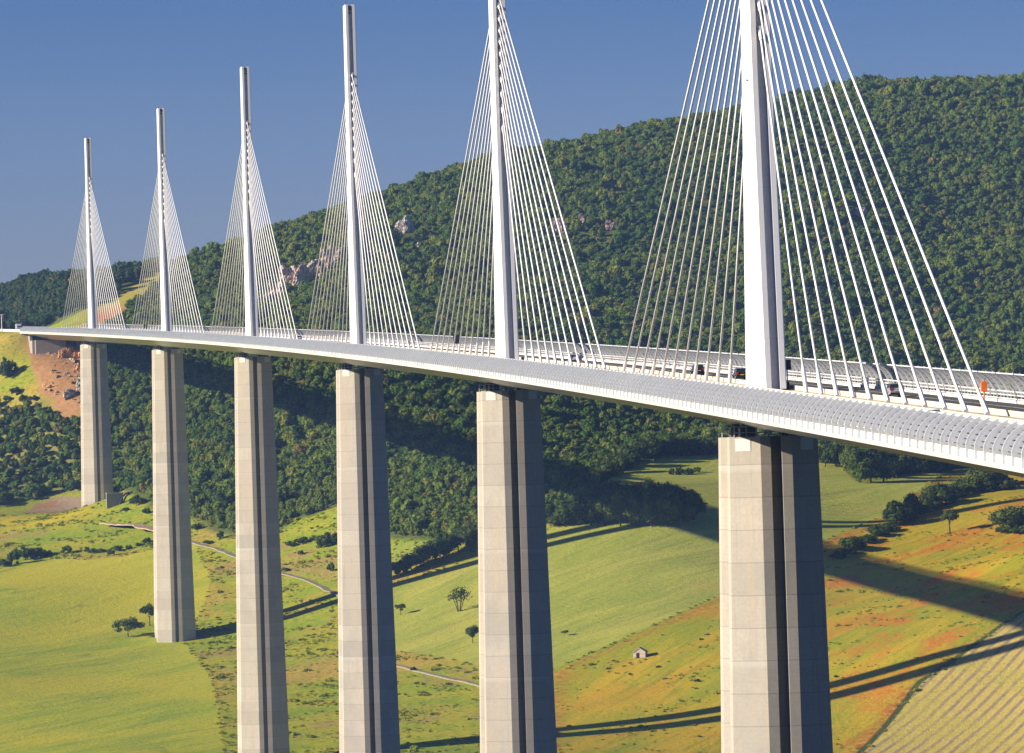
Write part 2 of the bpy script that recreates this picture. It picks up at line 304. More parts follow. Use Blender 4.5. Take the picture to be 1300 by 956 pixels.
# cast concrete: pour bands every 4 m, vertical streaks, formwork joints
m, t, b = mat('pier_concrete', (.5, .47, .42), .85, .2)
q = NT(t)
ob = q.obj()
xyz = q.sep(ob)
band = q.math('DIVIDE', xyz[2], 4.0)
wn = q.n('ShaderNodeTexWhiteNoise', noise_dimensions='1D')
q.put(wn.inputs['W'], q.math('FLOOR', band))
fr = q.math('FRACT', band)
joint = q.math('SUBTRACT', 1.0, q.step(q.math('ABSOLUTE', q.math('SUBTRACT', fr, .5)), .47, .5, 0.0, 1.0))
streak = q.noise(q.mapping(ob, (.9, .9, .035)), 1.0, 4, .6)
blot = q.noise(ob, .09, 4, .6)
fine = q.noise(ob, 2.2, 3, .6)
base = q.mix(wn.outputs[0], (.395, .37, .325), (.50, .465, .405))
base = q.mix(q.step(streak, .40, .68, 0, .7), base, (.47, .395, .30))
streak2 = q.noise(q.mapping(ob, (1.9, 1.9, .022), 0, (3, 9, 1)), 1.0, 5, .7)
base = q.mix(q.step(streak2, .54, .74, 0, .6), base, (.29, .275, .25))
base = q.mix(q.step(blot, .46, .7, 0, .6), base, (.325, .315, .29))
base = q.mix(q.step(fine, .35, .75, 0, .3), base, (.29, .28, .26))
board = q.math('FRACT', q.math('DIVIDE', xyz[2], .5))
base = q.mix(q.step(board, .86, .97, 0, .16), base, (.27, .26, .24))
base = q.mix(q.math('MULTIPLY', q.math('SUBTRACT', 1.0, joint), .6), base, (.24, .23, .21))
big = q.math('FRACT', q.math('DIVIDE', xyz[2], 24.0))
base = q.mix(q.math('MULTIPLY', q.step(big, .955, .985, 0, .38), q.step(blot, .35, .6, .3, 1.0)), base, (.55, .53, .5))
q.put(b.inputs['Base Color'], base)
q.put(b.inputs['Normal'], q.bump(q.math('ADD', joint, q.math('MULTIPLY', fine, .3)), .25, .05))
M['concrete'] = m
m, t, b = mat('abutment_concrete', (.30, .27, .26), .9, .2)
q = NT(t)
q.put(b.inputs['Base Color'], q.mix(q.noise(q.pos(), .5, 5), (.24, .215, .21), (.36, .325, .31)))
M['abutment'] = m

# ------------------------------------------------------------------ terrain
class TPS:
    def __init__(s, C, lam):
        C = np.array(C, float)
        s.X = C[:, :2] / 1000
        n = len(C)
        K = s.k(s.X, s.X) + lam * np.eye(n)
        P = np.c_[np.ones(n), s.X]
        A = np.block([[K, P], [P.T, np.zeros((3, 3))]])
        s.w = np.linalg.solve(A, np.r_[C[:, 2], np.zeros(3)])
    def k(s, A, B):
        r2 = ((A[:, None] - B[None]) ** 2).sum(-1)
        return .5 * r2 * np.log(r2 + 1e-12)
    def __call__(s, xy):
        xy = np.asarray(xy, float).reshape(-1, 2) / 1000
        out = []
        for i in range(0, len(xy), 20000):
            c = xy[i:i + 20000]
            out.append(s.k(c, s.X) @ s.w[:-3] + np.c_[np.ones(len(c)), c] @ s.w[-3:])
        return np.concatenate(out)

TER = TPS(CONTROL, 6e-4)

def sst(x, a, b):
    u = np.clip((x - a) / (b - a), 0, 1)
    return u * u * (3 - 2 * u)

def seg_dist(P, pts, closed):
    pts = np.array(pts, float)
    d = np.full(len(P), 1e9)
    n = len(pts)
    for i in range(n if closed else n - 1):
        a, b = pts[i], pts[(i + 1) % n]
        ab = b - a
        u = np.clip(((P - a) @ ab) / max(ab @ ab, 1e-9), 0, 1)
        d = np.minimum(d, np.hypot(*(P - a - u[:, None] * ab).T))
    return d

def inside(P, pts):
    pts = np.array(pts, float)
    r = np.zeros(len(P), bool)
    n = len(pts)
    for i in range(n):
        a, b = pts[i], pts[(i + 1) % n]
        c = (a[1] > P[:, 1]) != (b[1] > P[:, 1])
        with np.errstate(divide='ignore', invalid='ignore'):
            x = (b[0] - a[0]) * (P[:, 1] - a[1]) / (b[1] - a[1]) + a[0]
        r ^= c & (P[:, 0] < x)
    return r

def sdf(P, pts):
    """signed distance, positive inside"""
    d = seg_dist(P, pts, True)
    return np.where(inside(P, pts), d, -d)

rng = np.random.default_rng(7)
_ph_ = rng.uniform(0, 2 * PI, 40)
_th_ = rng.uniform(0, PI, 40)
def relief(P):
    """small rolling relief added to the surveyed surface"""
    z = np.zeros(len(P))
    for i in range(14):
        wl = 28 + 14 * i
        amp = .0035 * wl
        z += amp * np.sin((P[:, 0] * math.cos(_th_[i]) + P[:, 1] * math.sin(_th_[i])) * 2 * PI / wl + _ph_[i]) * .35
    return z

def height(P):
    P = np.asarray(P, float).reshape(-1, 2)
    z = np.clip(TER(P), -255, 260)
    wood = sst(sdf_hill(P), 0, 60)
    gul = np.sin(P[:, 0] * .048 + 1.6 * np.sin(P[:, 1] * .011)) * 2.2 + np.sin(P[:, 0] * .021 + P[:, 1] * .012) * 1.2
    z = z + relief(P) * (.35 + 3.2 * wood) + gul * sst(sdf_hill(P), 30, 160) * (1 - .75 * sst(P[:, 1], 2150, 2330))
    # ground made up to carry the motorway beyond the abutment
    s = np.arctan2(P[:, 1], P[:, 0] + BR) * BR
    t = BR - np.hypot(P[:, 0] + BR, P[:, 1])
    road = SLOPE * s - .35
    f = sst(s, 1908, 1930) * (1 - sst(np.abs(t), 15, 42)) * (1 - sst(s, 2350, 2600))
    return z * (1 - f) + road * f

def sdf_hill(P):
    return sdf(P, WOODS['hill'])

def gz(x, y):
    return float(height([(x, y)])[0])

def axis(*runs):
    out = []
    for a, b, st in runs:
        out += list(np.arange(a, b, st))
    return np.array(out + [runs[-1][1]], float)

gx = axis((-2600, -1500, 220), (-1500, -260, 62), (-260, 560, 2.75), (560, 1500, 62), (1500, 2800, 220))
gy = axis((-1300, -900, 100), (-900, 940, 46), (940, 1960, 2.75), (1960, 2600, 6.4), (2600, 4200, 80))
GX, GY = np.meshgrid(gx, gy)
PP = np.c_[GX.ravel(), GY.ravel()]
GZ = height(PP)
nx, ny = len(gx), len(gy)
me = bpy.data.meshes.new('ground')
ii = (np.arange(ny - 1)[:, None] * nx + np.arange(nx - 1)[None]).ravel()
faces = np.c_[ii, ii + 1, ii + 1 + nx, ii + nx]
me.vertices.add(len(PP)); me.loops.add(faces.size); me.polygons.add(len(faces))
me.vertices.foreach_set('co', np.c_[PP, GZ].astype(np.float32).ravel())
me.loops.foreach_set('vertex_index', faces.astype(np.int32).ravel())
me.polygons.foreach_set('loop_start', (np.arange(len(faces)) * 4).astype(np.int32))
me.polygons.foreach_set('loop_total', np.full(len(faces), 4, np.int32))
me.polygons.foreach_set('use_smooth', np.ones(len(faces), bool))
me.update(calc_edges=True)
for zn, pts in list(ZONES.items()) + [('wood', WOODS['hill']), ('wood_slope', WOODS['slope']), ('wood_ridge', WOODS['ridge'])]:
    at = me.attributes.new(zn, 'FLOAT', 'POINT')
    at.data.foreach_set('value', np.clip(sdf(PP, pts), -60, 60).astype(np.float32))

m, t, b = mat('ground_cover', (.2, .2, .05), .95, .1)
q = NT(t)
pos = q.pos()
def zone(nm, soft=.8, wob=0.0, wsc=.06):
    a = q.n('ShaderNodeAttribute', attribute_name=nm).outputs['Fac']
    if wob:
        a = q.math('ADD', a, q.math('MULTIPLY', q.math('SUBTRACT', q.noise(pos, wsc, 4), .5), wob))
    return q.step(a, -soft, soft)
n_big = q.noise(pos, .011, 4)
n_mid = q.noise(pos, .045, 5, .6)
n_fine = q.noise(pos, .42, 6, .72)
n_tiny = q.noise(pos, 1.1, 5, .8)
# rough meadow
col = q.mix(q.step(n_mid, .35, .65), (.21, .30, .012), (.36, .345, .018))
col = q.mix(q.step(n_big, .5, .64), col, (.42, .30, .05))
col = q.mix(q.step(q.noise(pos, .028, 5, .65), .54, .66, 0, .8), col, (.34, .225, .08))
col = q.mix(q.step(n_fine, .48, .66, 0, .8), col, (.10, .15, .016))
col = q.mix(q.step(n_tiny, .5, .7, 0, .5), col, (.14, .18, .02))
col = q.mix(q.step(q.noise(pos, .09, 5, .7), .62, .72, 0, .7), col, (.40, .15, .04))
# woods floor
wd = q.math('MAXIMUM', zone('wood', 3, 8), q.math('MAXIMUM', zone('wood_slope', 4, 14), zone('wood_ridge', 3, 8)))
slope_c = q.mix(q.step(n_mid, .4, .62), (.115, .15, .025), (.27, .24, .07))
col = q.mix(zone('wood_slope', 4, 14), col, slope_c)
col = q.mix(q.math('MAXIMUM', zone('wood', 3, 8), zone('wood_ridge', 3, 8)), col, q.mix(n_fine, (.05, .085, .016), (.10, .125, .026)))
# streaks blown or mown across the fields
st1 = q.noise(q.mapping(pos, (.011, .05, .05), R_(50)), 1.0, 5, .62, .6)
st2 = q.noise(q.mapping(pos, (.03, .22, .05), R_(48), (40, 7, 0)), 1.0, 4, .65, .4)
st3 = q.noise(q.mapping(pos, (.02, .55, .05), R_(43), (9, 3, 0)), 1.0, 4, .6, .3)
sp1 = q.noise(q.mapping(pos, (.013, .075, .05), R_(57), (12, 5, 0)), 1.0, 5, .62, .5)
sp2 = q.noise(q.mapping(pos, (.03, .30, .05), R_(58), (2, 5, 0)), 1.0, 4, .65, .4)
lf = q.mix(q.step(st1, .36, .64), (.26, .335, .022), (.40, .405, .028))
lf = q.mix(q.step(st2, .46, .68, 0, .55), lf, (.20, .265, .04))
lf = q.mix(q.step(n_big, .46, .66, 0, .7), lf, (.47, .415, .03))
lf = q.mix(q.step(q.noise(q.mapping(pos, (.03, .08, .05), R_(55), (70, 1, 0)), 1.0, 4, .6, 1.0), .6, .72, 0, .55), lf, (.135, .20, .03))
lf = q.mix(q.step(st3, .52, .72, 0, .28), lf, (.15, .2, .03))
col = q.mix(zone('left_field', .7, 3.5), col, lf)
rp = q.mix(q.step(st2, .38, .6), (.46, .37, .012), (.30, .29, .022))
rp = q.mix(q.step(n_fine, .5, .7, 0, .5), rp, (.24, .26, .025))
col = q.mix(q.math('MULTIPLY', zone('rape', 4.0, 16, .05), q.step(n_fine, .25, .5, .55, 1.0)), col, rp)
wh = q.mix(q.step(st1, .36, .64), (.28, .325, .042), (.40, .40, .066))
wh = q.mix(q.step(st2, .48, .7, 0, .5), wh, (.215, .25, .058))
wh = q.mix(q.step(st3, .5, .7, 0, .45), wh, (.17, .205, .045))
wh = q.mix(q.step(q.noise(q.mapping(pos, (.018, .06, .05), R_(42), (3, 60, 0)), 1.0, 4), .6, .74, 0, .5), wh, (.44, .31, .09))
wh = q.mix(q.step(n_tiny, .5, .75, 0, .3), wh, (.2, .225, .05))
col = q.mix(zone('wheat', .7, 2.0), col, wh)
col = q.mix(zone('pasture', .8, 3), col, q.mix(n_mid, (.22, .30, .035), (.28, .32, .045)))
pp = q.mix(q.step(sp1, .38, .62), (.27, .29, .010), (.46, .325, .012))
pp = q.mix(q.step(sp2, .48, .7, 0, .85), pp, (.20, .245, .012))
pp = q.mix(q.step(n_big, .45, .62, 0, .5), pp, (.48, .33, .014))
pop = q.math('MULTIPLY', q.step(q.noise(q.mapping(pos, (.018, .04, .05), R_(50), (20, 9, 0)), 1.0, 5, .64, .5), .46, .62), q.step(n_fine, .34, .6, .1, 1.0))
pop = q.math('MULTIPLY', pop, q.step(q.sep(pos)[0], 120, 205, .3, 1.0))
pp = q.mix(q.math('MULTIPLY', pop, .9), pp, (.56, .115, .016))
pp = q.mix(q.step(n_tiny, .5, .75, 0, .45), pp, (.12, .15, .015))
pp = q.mix(q.step(n_fine, .56, .72, 0, .5), pp, (.15, .19, .018))
pz = q.n('ShaderNodeAttribute', attribute_name='poppy').outputs['Fac']
col = q.mix(zone('poppy', .7, 2.0), col, pp)
rim = q.math('MULTIPLY', q.step(pz, -1.5, .6), q.step(pz, 2.5, 7.0, 1.0, 0.0))
col = q.mix(q.math('MULTIPLY', rim, q.step(n_fine, .42, .6, 0, .75)), col, (.30, .09, .025))
wv = q.n('ShaderNodeTexWave', wave_type='BANDS', bands_direction='Y')
q.put(wv.inputs['Vector'], q.mapping(pos, (1, 1, 1), R_(54)))
wv.inputs['Scale'].default_value = .075
wv.inputs['Distortion'].default_value = 1.2
wv.inputs['Detail'].default_value = 2
rw = q.mix(q.step(wv.outputs['Fac'], .55, .9), (.50, .385, .10), (.27, .215, .13))
rw = q.mix(q.step(n_mid, .42, .6, 0, .6), rw, (.42, .36, .07))
rw = q.mix(q.step(n_fine, .5, .7, 0, .45), rw, (.27, .25, .05))
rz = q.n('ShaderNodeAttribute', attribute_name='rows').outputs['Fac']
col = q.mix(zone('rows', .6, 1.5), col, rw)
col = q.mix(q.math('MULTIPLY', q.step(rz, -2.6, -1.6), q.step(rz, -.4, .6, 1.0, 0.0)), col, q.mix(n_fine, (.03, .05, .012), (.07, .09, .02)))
dr = q.mix(q.step(n_fine, .35, .65), (.36, .185, .08), (.47, .26, .12))
dr = q.mix(q.step(n_mid, .48, .66, 0, .6), dr, (.29, .15, .065))
dr = q.mix(q.step(n_tiny, .55, .75, 0, .4), dr, (.42, .30, .19))
col = q.mix(zone('dirt', 1.5, 9, .12), col, dr)
rc = q.mix(q.step(n_mid, .4, .6), (.30, .16, .075), (.33, .25, .17))
rc = q.mix(q.step(n_fine, .5, .7, 0, .5), rc, (.40, .34, .27))
col = q.mix(zone('redcut', 1.0, 5, .12), col, rc)
sp = q.mix(q.step(q.noise(q.mapping(pos, (.012, .05, .05), R_(75)), 1.0, 3), .42, .58), (.40, .34, .05), (.50, .16, .05))
sp = q.mix(q.step(q.sep(pos)[1], 2085, 2135), sp, q.mix(n_mid, (.34, .33, .04), (.46, .37, .06)))
col = q.mix(zone('strip', 1.2, 6), col, sp)
grain = q.noise(pos, .8, 5, .85)
col = q.mix(q.step(grain, .5, .68, 0, .34), col, (.07, .085, .012))
col = q.mix(q.step(grain, .5, .34, 0, .22), col, (.55, .50, .14))
# out-of-view valley floor, darkened to cut light bounced up onto the piers
col = q.mix(q.step(q.math('ADD', q.sep(pos)[1], q.math('MULTIPLY', n_big, 160)), 760, 930, 1, 0), col, q.mix(n_fine, (.02, .035, .01), (.045, .06, .016)))
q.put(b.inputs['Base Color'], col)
q.put(b.inputs['Normal'], q.bump(q.math('ADD', q.math('MULTIPLY', n_fine, 1.2), q.math('ADD', q.math('MULTIPLY', n_tiny, .5), q.math('MULTIPLY', st2, .8))), .5, .8))
me.materials.append(m)
ground = link(me, 'ground')
tag(ground, kind='structure')

# thin morning haze: one closed box of even air round everything
hz = MB(); hz.box2((-2700, -1400, -262), (2900, 4300, 290))
hm = bpy.data.materials.new('haze_air')
hm.use_nodes = True
ht = hm.node_tree
ht.nodes.remove(ht.nodes['Principled BSDF'])
pv = ht.nodes.new('ShaderNodeVolumePrincipled')
pv.inputs['Color'].default_value = (.28, .50, 1.0, 1)
pv.inputs['Density'].default_value = .000045
pv.inputs['Anisotropy'].default_value = 0.0
ht.links.new(pv.outputs[0], ht.nodes['Material Output'].inputs['Volume'])
haze = hz.build('haze', hm)
tag(haze, kind='stuff')

# tracks: ribbons draped on the ground
def ribbon(name, pts, half, mt, lift=.12):
    pts = [np.array(p, float) for p in pts]
    fine = []
    for a, b_ in zip(pts, pts[1:]):
        n = max(2, int(np.hypot(*(b_ - a)) / 2.5))
        fine += [a + (b_ - a) * i / n for i in range(n)]
    fine.append(pts[-1])
    fine = np.array(fine)
    for _ in range(6):
        fine[1:-1] = (fine[:-2] + 2 * fine[1:-1] + fine[2:]) / 4
    d = np.gradient(fine, axis=0)
    d /= np.hypot(*d.T)[:, None]
    nr = np.c_[-d[:, 1], d[:, 0]]
    mb = MB()
    rr_ = np.random.default_rng(len(fine))
    wob = lambda: half * (1 + .22 * np.convolve(rr_.normal(size=len(fine)), np.ones(3) / 2, 'same'))[:, None]
    L = fine + nr * wob(); Rr = fine - nr * wob()
    zc = np.maximum(np.maximum(height(L), height(Rr)), height(fine)) + lift
    rings = []
    for i in range(len(fine)):
        rings.append([(L[i, 0], L[i, 1], zc[i] - .5), (L[i, 0], L[i, 1], zc[i]), (Rr[i, 0], Rr[i, 1], zc[i]), (Rr[i, 0], Rr[i, 1], zc[i] - .5)])
    mb.ring(rings, closed=False, cap=False)
    o = mb.build(name, mt)
    tag(o, kind='structure')
    return o

def earth(name, a, bcol, sc_=.6):
    m_, t_, b_ = mat(name, a, .95, .1)
    q_ = NT(t_)
    nn = q_.noise(q_.pos(), sc_, 5, .7)
    q_.put(b_.inputs['Base Color'], q_.mix(q_.step(nn, .35, .65), a, bcol))
    q_.put(b_.inputs['Normal'], q_.bump(nn, .6, .5))
    return m_
M['gravel'] = earth('gravel', (.30, .26, .18), (.22, .20, .12))
M['rubble'] = earth('rubble', (.52, .40, .26), (.30, .22, .14), .9)
M['rock'] = earth('rock', (.62, .50, .42), (.36, .29, .24), .45)
M['rock_grey'] = earth('rock_grey', (.58, .53, .47), (.33, .30, .28), .45)
M['orange_rock'] = earth('orange_rock', (.66, .40, .21), (.46, .25, .12), .35)
ribbon('rubble_path', TRACKS['rubble'], 3.2, M['rubble'], .8)
ribbon('gravel_path', TRACKS['lane'], 1.4, M['gravel'], .25)
ribbon('farm_path', TRACKS['farm'], 1.3, M['gravel'], .2)

# ------------------------------------------------------------------ the viaduct
via = empty('viaduct')
tag(via, 'long white cable-stayed viaduct on tall concrete piers, crossing the whole valley', 'viaduct')

S0, S1 = -420.0, 1914.0
ST = np.arange(S0, S1 + .1, 9.0).tolist()
if ST[-1] < S1: ST.append(S1)

def sweep(prof, stations=ST, closed=True):
    mb = MB()
    mb.ring([[bp(s, t_, z_) for t_, z_ in prof] for s in stations], closed=closed, cap=closed)
    return mb

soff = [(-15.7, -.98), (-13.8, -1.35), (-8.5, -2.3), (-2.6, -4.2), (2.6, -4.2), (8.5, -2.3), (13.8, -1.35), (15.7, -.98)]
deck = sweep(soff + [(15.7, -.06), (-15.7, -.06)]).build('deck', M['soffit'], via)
for sg in (1, -1):
    pr = [(sg * 15.72, -1.02), (sg * 15.98, -.92), (sg * 16.12, -.55), (sg * 16.14, -.1), (sg * 16.08, .16), (sg * 15.72, .16)]
    sweep(pr).build('fascia', M['steel_white'], via)
road = sweep([(-13.4, -.05), (-2.6, -.05), (-2.6, .0), (-13.4, .0)]); road.build('roadway', M['asphalt'], via)
sweep([(2.6, -.05), (13.4, -.05), (13.4, .0), (2.6, .0)]).build('roadway', M['asphalt'], via)
sweep([(-2.3, -.05), (2.3, -.05), (2.3, .25), (-2.3, .25)]).build('central_strip', M['median'], via)
for sg in (1, -1):
    sweep([(sg * 2.32, -.04), (sg * 2.62, -.04), (sg * 2.5, .8), (sg * 2.36, .8)]).build('median_barrier', M['median'], via)
    mk = MB()
    for t_, wd_ in ((3.4, .1), (10.4, .11)):
        for a, b_ in zip(ST, ST[1:]):
            mk.quad(bp(a, sg * (t_ - wd_), .006), bp(a, sg * (t_ + wd_), .006), bp(b_, sg * (t_ + wd_), .006), bp(b_, sg * (t_ - wd_), .006))
    s = S0
    while s < S1:
        mk.quad(bp(s, sg * 6.85, .006), bp(s, sg * 7.05, .006), bp(s + 3, sg * 7.05, .006), bp(s + 3, sg * 6.85, .006))
        s += 13
    mk.build('lane_marking', M['marking'], via)
    # safety barrier at the shoulder: posts and four rails
    bm_ = MB()
    for z_ in (.42, .8, 1.18):
        for a, b_ in zip(ST, ST[1:]):
            A, B = bp(a, sg * 13.75, z_), bp(b_, sg * 13.75, z_)
            d = (B - A).normalized()
            bm_.box((A + B) / 2, ((B - A).length / 2, .06, .07), (d, Vector((-d.y, d.x, 0)), Vector((0, 0, 1))))
    n = int((S1 - S0) / 2.085)
    for i in range(n):
        A = bp(S0 + 2.085 * i, sg * 13.87, .6)
        bm_.box(A, (.06, .06, .62))
    bm_.build('safety_barrier', M['rail'], via)
    sweep([(sg * 13.5, -.05), (sg * 13.62, -.05), (sg * 13.62, .3), (sg * 13.5, .3)]).build('kerb', M['marking'], via)

# windscreens: curved ribs every 4.17 m carrying acrylic slats
WPRO0 = [(16.10, .18), (16.12, .66), (15.98, 1.18), (15.72, 1.70), (15.36, 2.18), (14.90, 2.60), (14.35, 2.95)]
MOD = 4.17
def wscreen(sg):
    kz = .80 if sg > 0 else 1.0      # the deck is banked: the near edge sits lower
    WPRO = [(t_, z_ * kz if z_ > .3 else z_) for t_, z_ in WPRO0]
    mb = MB()
    n = int((S1 - S0) / MOD)
    rs = random.Random(3)
    for i in range(n):
        s0_, s1_ = S0 + MOD * i, S0 + MOD * (i + 1)
        for k in range(1 if sg < 0 else 0, 6):
            (t0, z0), (t1, z1) = WPRO[k], WPRO[k + 1]
            f0, f1 = .0, .78
            if k == 0: f0 = 0
            a = [(t0 + (t1 - t0) * f, z0 + (z1 - z0) * f) for f in (f0, f1, 1.0)]
            th = .025
            def slab(p0, p1, sa, sb):
                nn = Vector((-(p1[1] - p0[1]), p1[0] - p0[0])).normalized() * th
                ring = lambda s: [bp(s, sg * (p0[0] - nn.x), p0[1] - nn.y), bp(s, sg * (p0[0] + nn.x), p0[1] + nn.y), bp(s, sg * (p1[0] + nn.x), p1[1] + nn.y), bp(s, sg * (p1[0] - nn.x), p1[1] - nn.y)]
                mb.ring([ring(sa), ring(sb)])
            slab(a[0], a[1], s0_ + .05, s1_ - .05)
            if k < 5:
                slab(a[1], a[2], s0_ + .05, s0_ + 1.0)
                slab(a[1], a[2], s1_ - 1.5, s1_ - .05)
    ws = mb.build('windscreen', M['acrylic'], via)
    rp = [(t_, z_) for t_, z_ in [(16.13, -.5)] + WPRO]
    def rib_pts(mb_, s):
        ax = bp(s + .07) - bp(s - .07)
        loops = []
        for j, (t_, z_) in enumerate(rp):
            p, nx_ = rp[max(j - 1, 0)], rp[min(j + 1, len(rp) - 1)]
            nn = Vector((nx_[1] - p[1], -(nx_[0] - p[0]))).normalized()
            loops.append([bp(s + ds, sg * (t_ + nn.x * e), z_ + nn.y * e) for ds, e in ((-.08, -.05), (.08, -.05), (.08, .22), (-.08, .22))])
        mb_.ring(loops)
    # the hundred ribs nearest the viewpoint are parts of their own
    near0 = -268 if sg > 0 else -110
    i0 = int((near0 - S0) / MOD)
    a0 = S0 + MOD * i0
    proto = MB(); rib_pts(proto, 0.0)
    pm = proto.mesh('rib', M['rib'])
    for i in range(100):
        s = a0 + MOD * i
        p = bp(s)
        link(pm, 'rib', ws, (p.x, p.y, p.z), s / BR)
    rest = MB()
    for i in range(n + 1):
        if not (i0 <= i < i0 + 100):
            rib_pts(rest, S0 + MOD * i)
    tag(rest.build('rib', M['rib'], ws), kind='stuff')
    # handrail tube on the upper edge
    zt = 2.95 * kz
    sweep([(sg * 14.26, zt - .03), (sg * 14.42, zt - .03), (sg * 14.42, zt + .1), (sg * 14.26, zt + .1)]).build('top_rail', M['rib'], ws)
wscreen(1)
wscreen(-1)

# ---- pylons and stays
ZANC = [44.2, 47.7, 50.6, 53.3, 55.7, 58.1, 60.3, 62.4, 64.6, 66.9, 69.1]
SANC = [35 + 12.3 * k for k in range(11)]

def chan(l_out, l_in, zz, wt, sg, wedge=True):
    """cross-section of a leg or half mast: channel open to the outside, tapering inwards; local x right, y ahead"""
    h = wt / 2
    r, dp = .54, 1.15
    lo, li = l_out, l_in
    p = [(-h, li + (2.0 if wedge else 0)), (-h, lo - .3), (-h + .16, lo), (-r, lo), (-r, lo - dp), (r, lo - dp), (r, lo), (h - .16, lo), (h, lo - .3), (h, li + (2.0 if wedge else 0))]
    if wedge:
        p += [(.3, li), (-.3, li)]
    if sg < 0:
        p = [(x, -y) for x, y in reversed(p)]
    return [Vector((x, y, zz)) for x, y in p]

def build_pylon():
    py = empty('pylon')
    for sg in (1, -1):
        mb = MB()
        rings = []
        for zz, lo, li, wt in ((-.02, 9.1, 3.3, 2.72), (12, 7.75, 2.25, 2.72), (24, 6.3, 1.2, 2.7), (36, 4.85, .15, 2.7), (38.5, 4.6, .02, 2.7)):
            rings.append(chan(lo, li, zz, wt, sg))
        mb.ring(rings)
        mb.build('leg', M['white'], py)
    mast = MB()
    for sg in (1, -1):
        rings = []
        for zz, lo, wt in ((38.5, 4.6, 2.7), (50, 4.0, 2.7), (69, 3.3, 2.7), (87, 2.8, 2.7)):
            rings.append(chan(lo, .004, zz, wt, sg, False))
        mast.ring(rings)
    mast.build('mast', M['white'], py)
    cap = MB()
    for sg in (1, -1):
        cap.box((0, sg * 2.2, 86.3), (.5, .3, .5))
        cap.box((-.1, sg * 2.2, 84.9), (.44, .3, .12))
    cap.tube((-.95, 0, 87), (-.95, 0, 89.6), .06, .03, 6)
    cap.tube((.95, 0, 87), (.95, 0, 88.2), .05, .03, 6)
    cap.build('mast_fitting', M['bearing'], py)
    for sg in (1, -1):
        for k in range(11):
            zA = ZANC[k]
            zf = (zA - 38.5) / (87 - 38.5)
            lf_ = float(np.interp(zA, [38.5, 50, 69, 87], [4.6, 4.0, 3.3, 2.8])) - .35
            s = sg * SANC[k]
            A = Vector((0, sg * lf_, zA))
            B = Vector((-(1 if False else 0) , s, .45 + SLOPE * s))
            B.x = -(s * s) / (2 * BR)
            mb = MB()
            mb.tube(A, B, .15, None, 10)
            c_ = mb.build('stay_cable', M['cable'], py, smooth=True)
            d = (A - B).normalized()
            sl_ = MB()
            sl_.tube(B - d * .3, B + d * 3.0, .27, .24, 10)
            sl_.tube(B + d * 3.0, B + d * 3.7, .24, .16, 10)
            sl_.build('anchor_sleeve', M['cable'], py)
            mb2 = MB()
            mb2.box(A + Vector((0, -sg * .35, .15)), (.34, .6, .4))
            mb2.tube(A, A - d * 1.6, .27, .24, 8)
            mb2.build('anchor_bracket', M['white'], py)
    return py

def dup(o, parent=None):
    c_ = o.copy()
    COL.objects.link(c_)
    if parent is not None: c_.parent = parent
    for ch in list(o.children):
        dup(ch, c_)
    return c_

pylon0 = build_pylon()
PS = [342.0 * k for k in range(6)]
for k, s in enumerate(PS):
    py = pylon0 if k == 0 else dup(pylon0)
    py.parent = via
    p = bp(s, 0, .2)
    py.location = p
    py.rotation_euler.z = s / BR

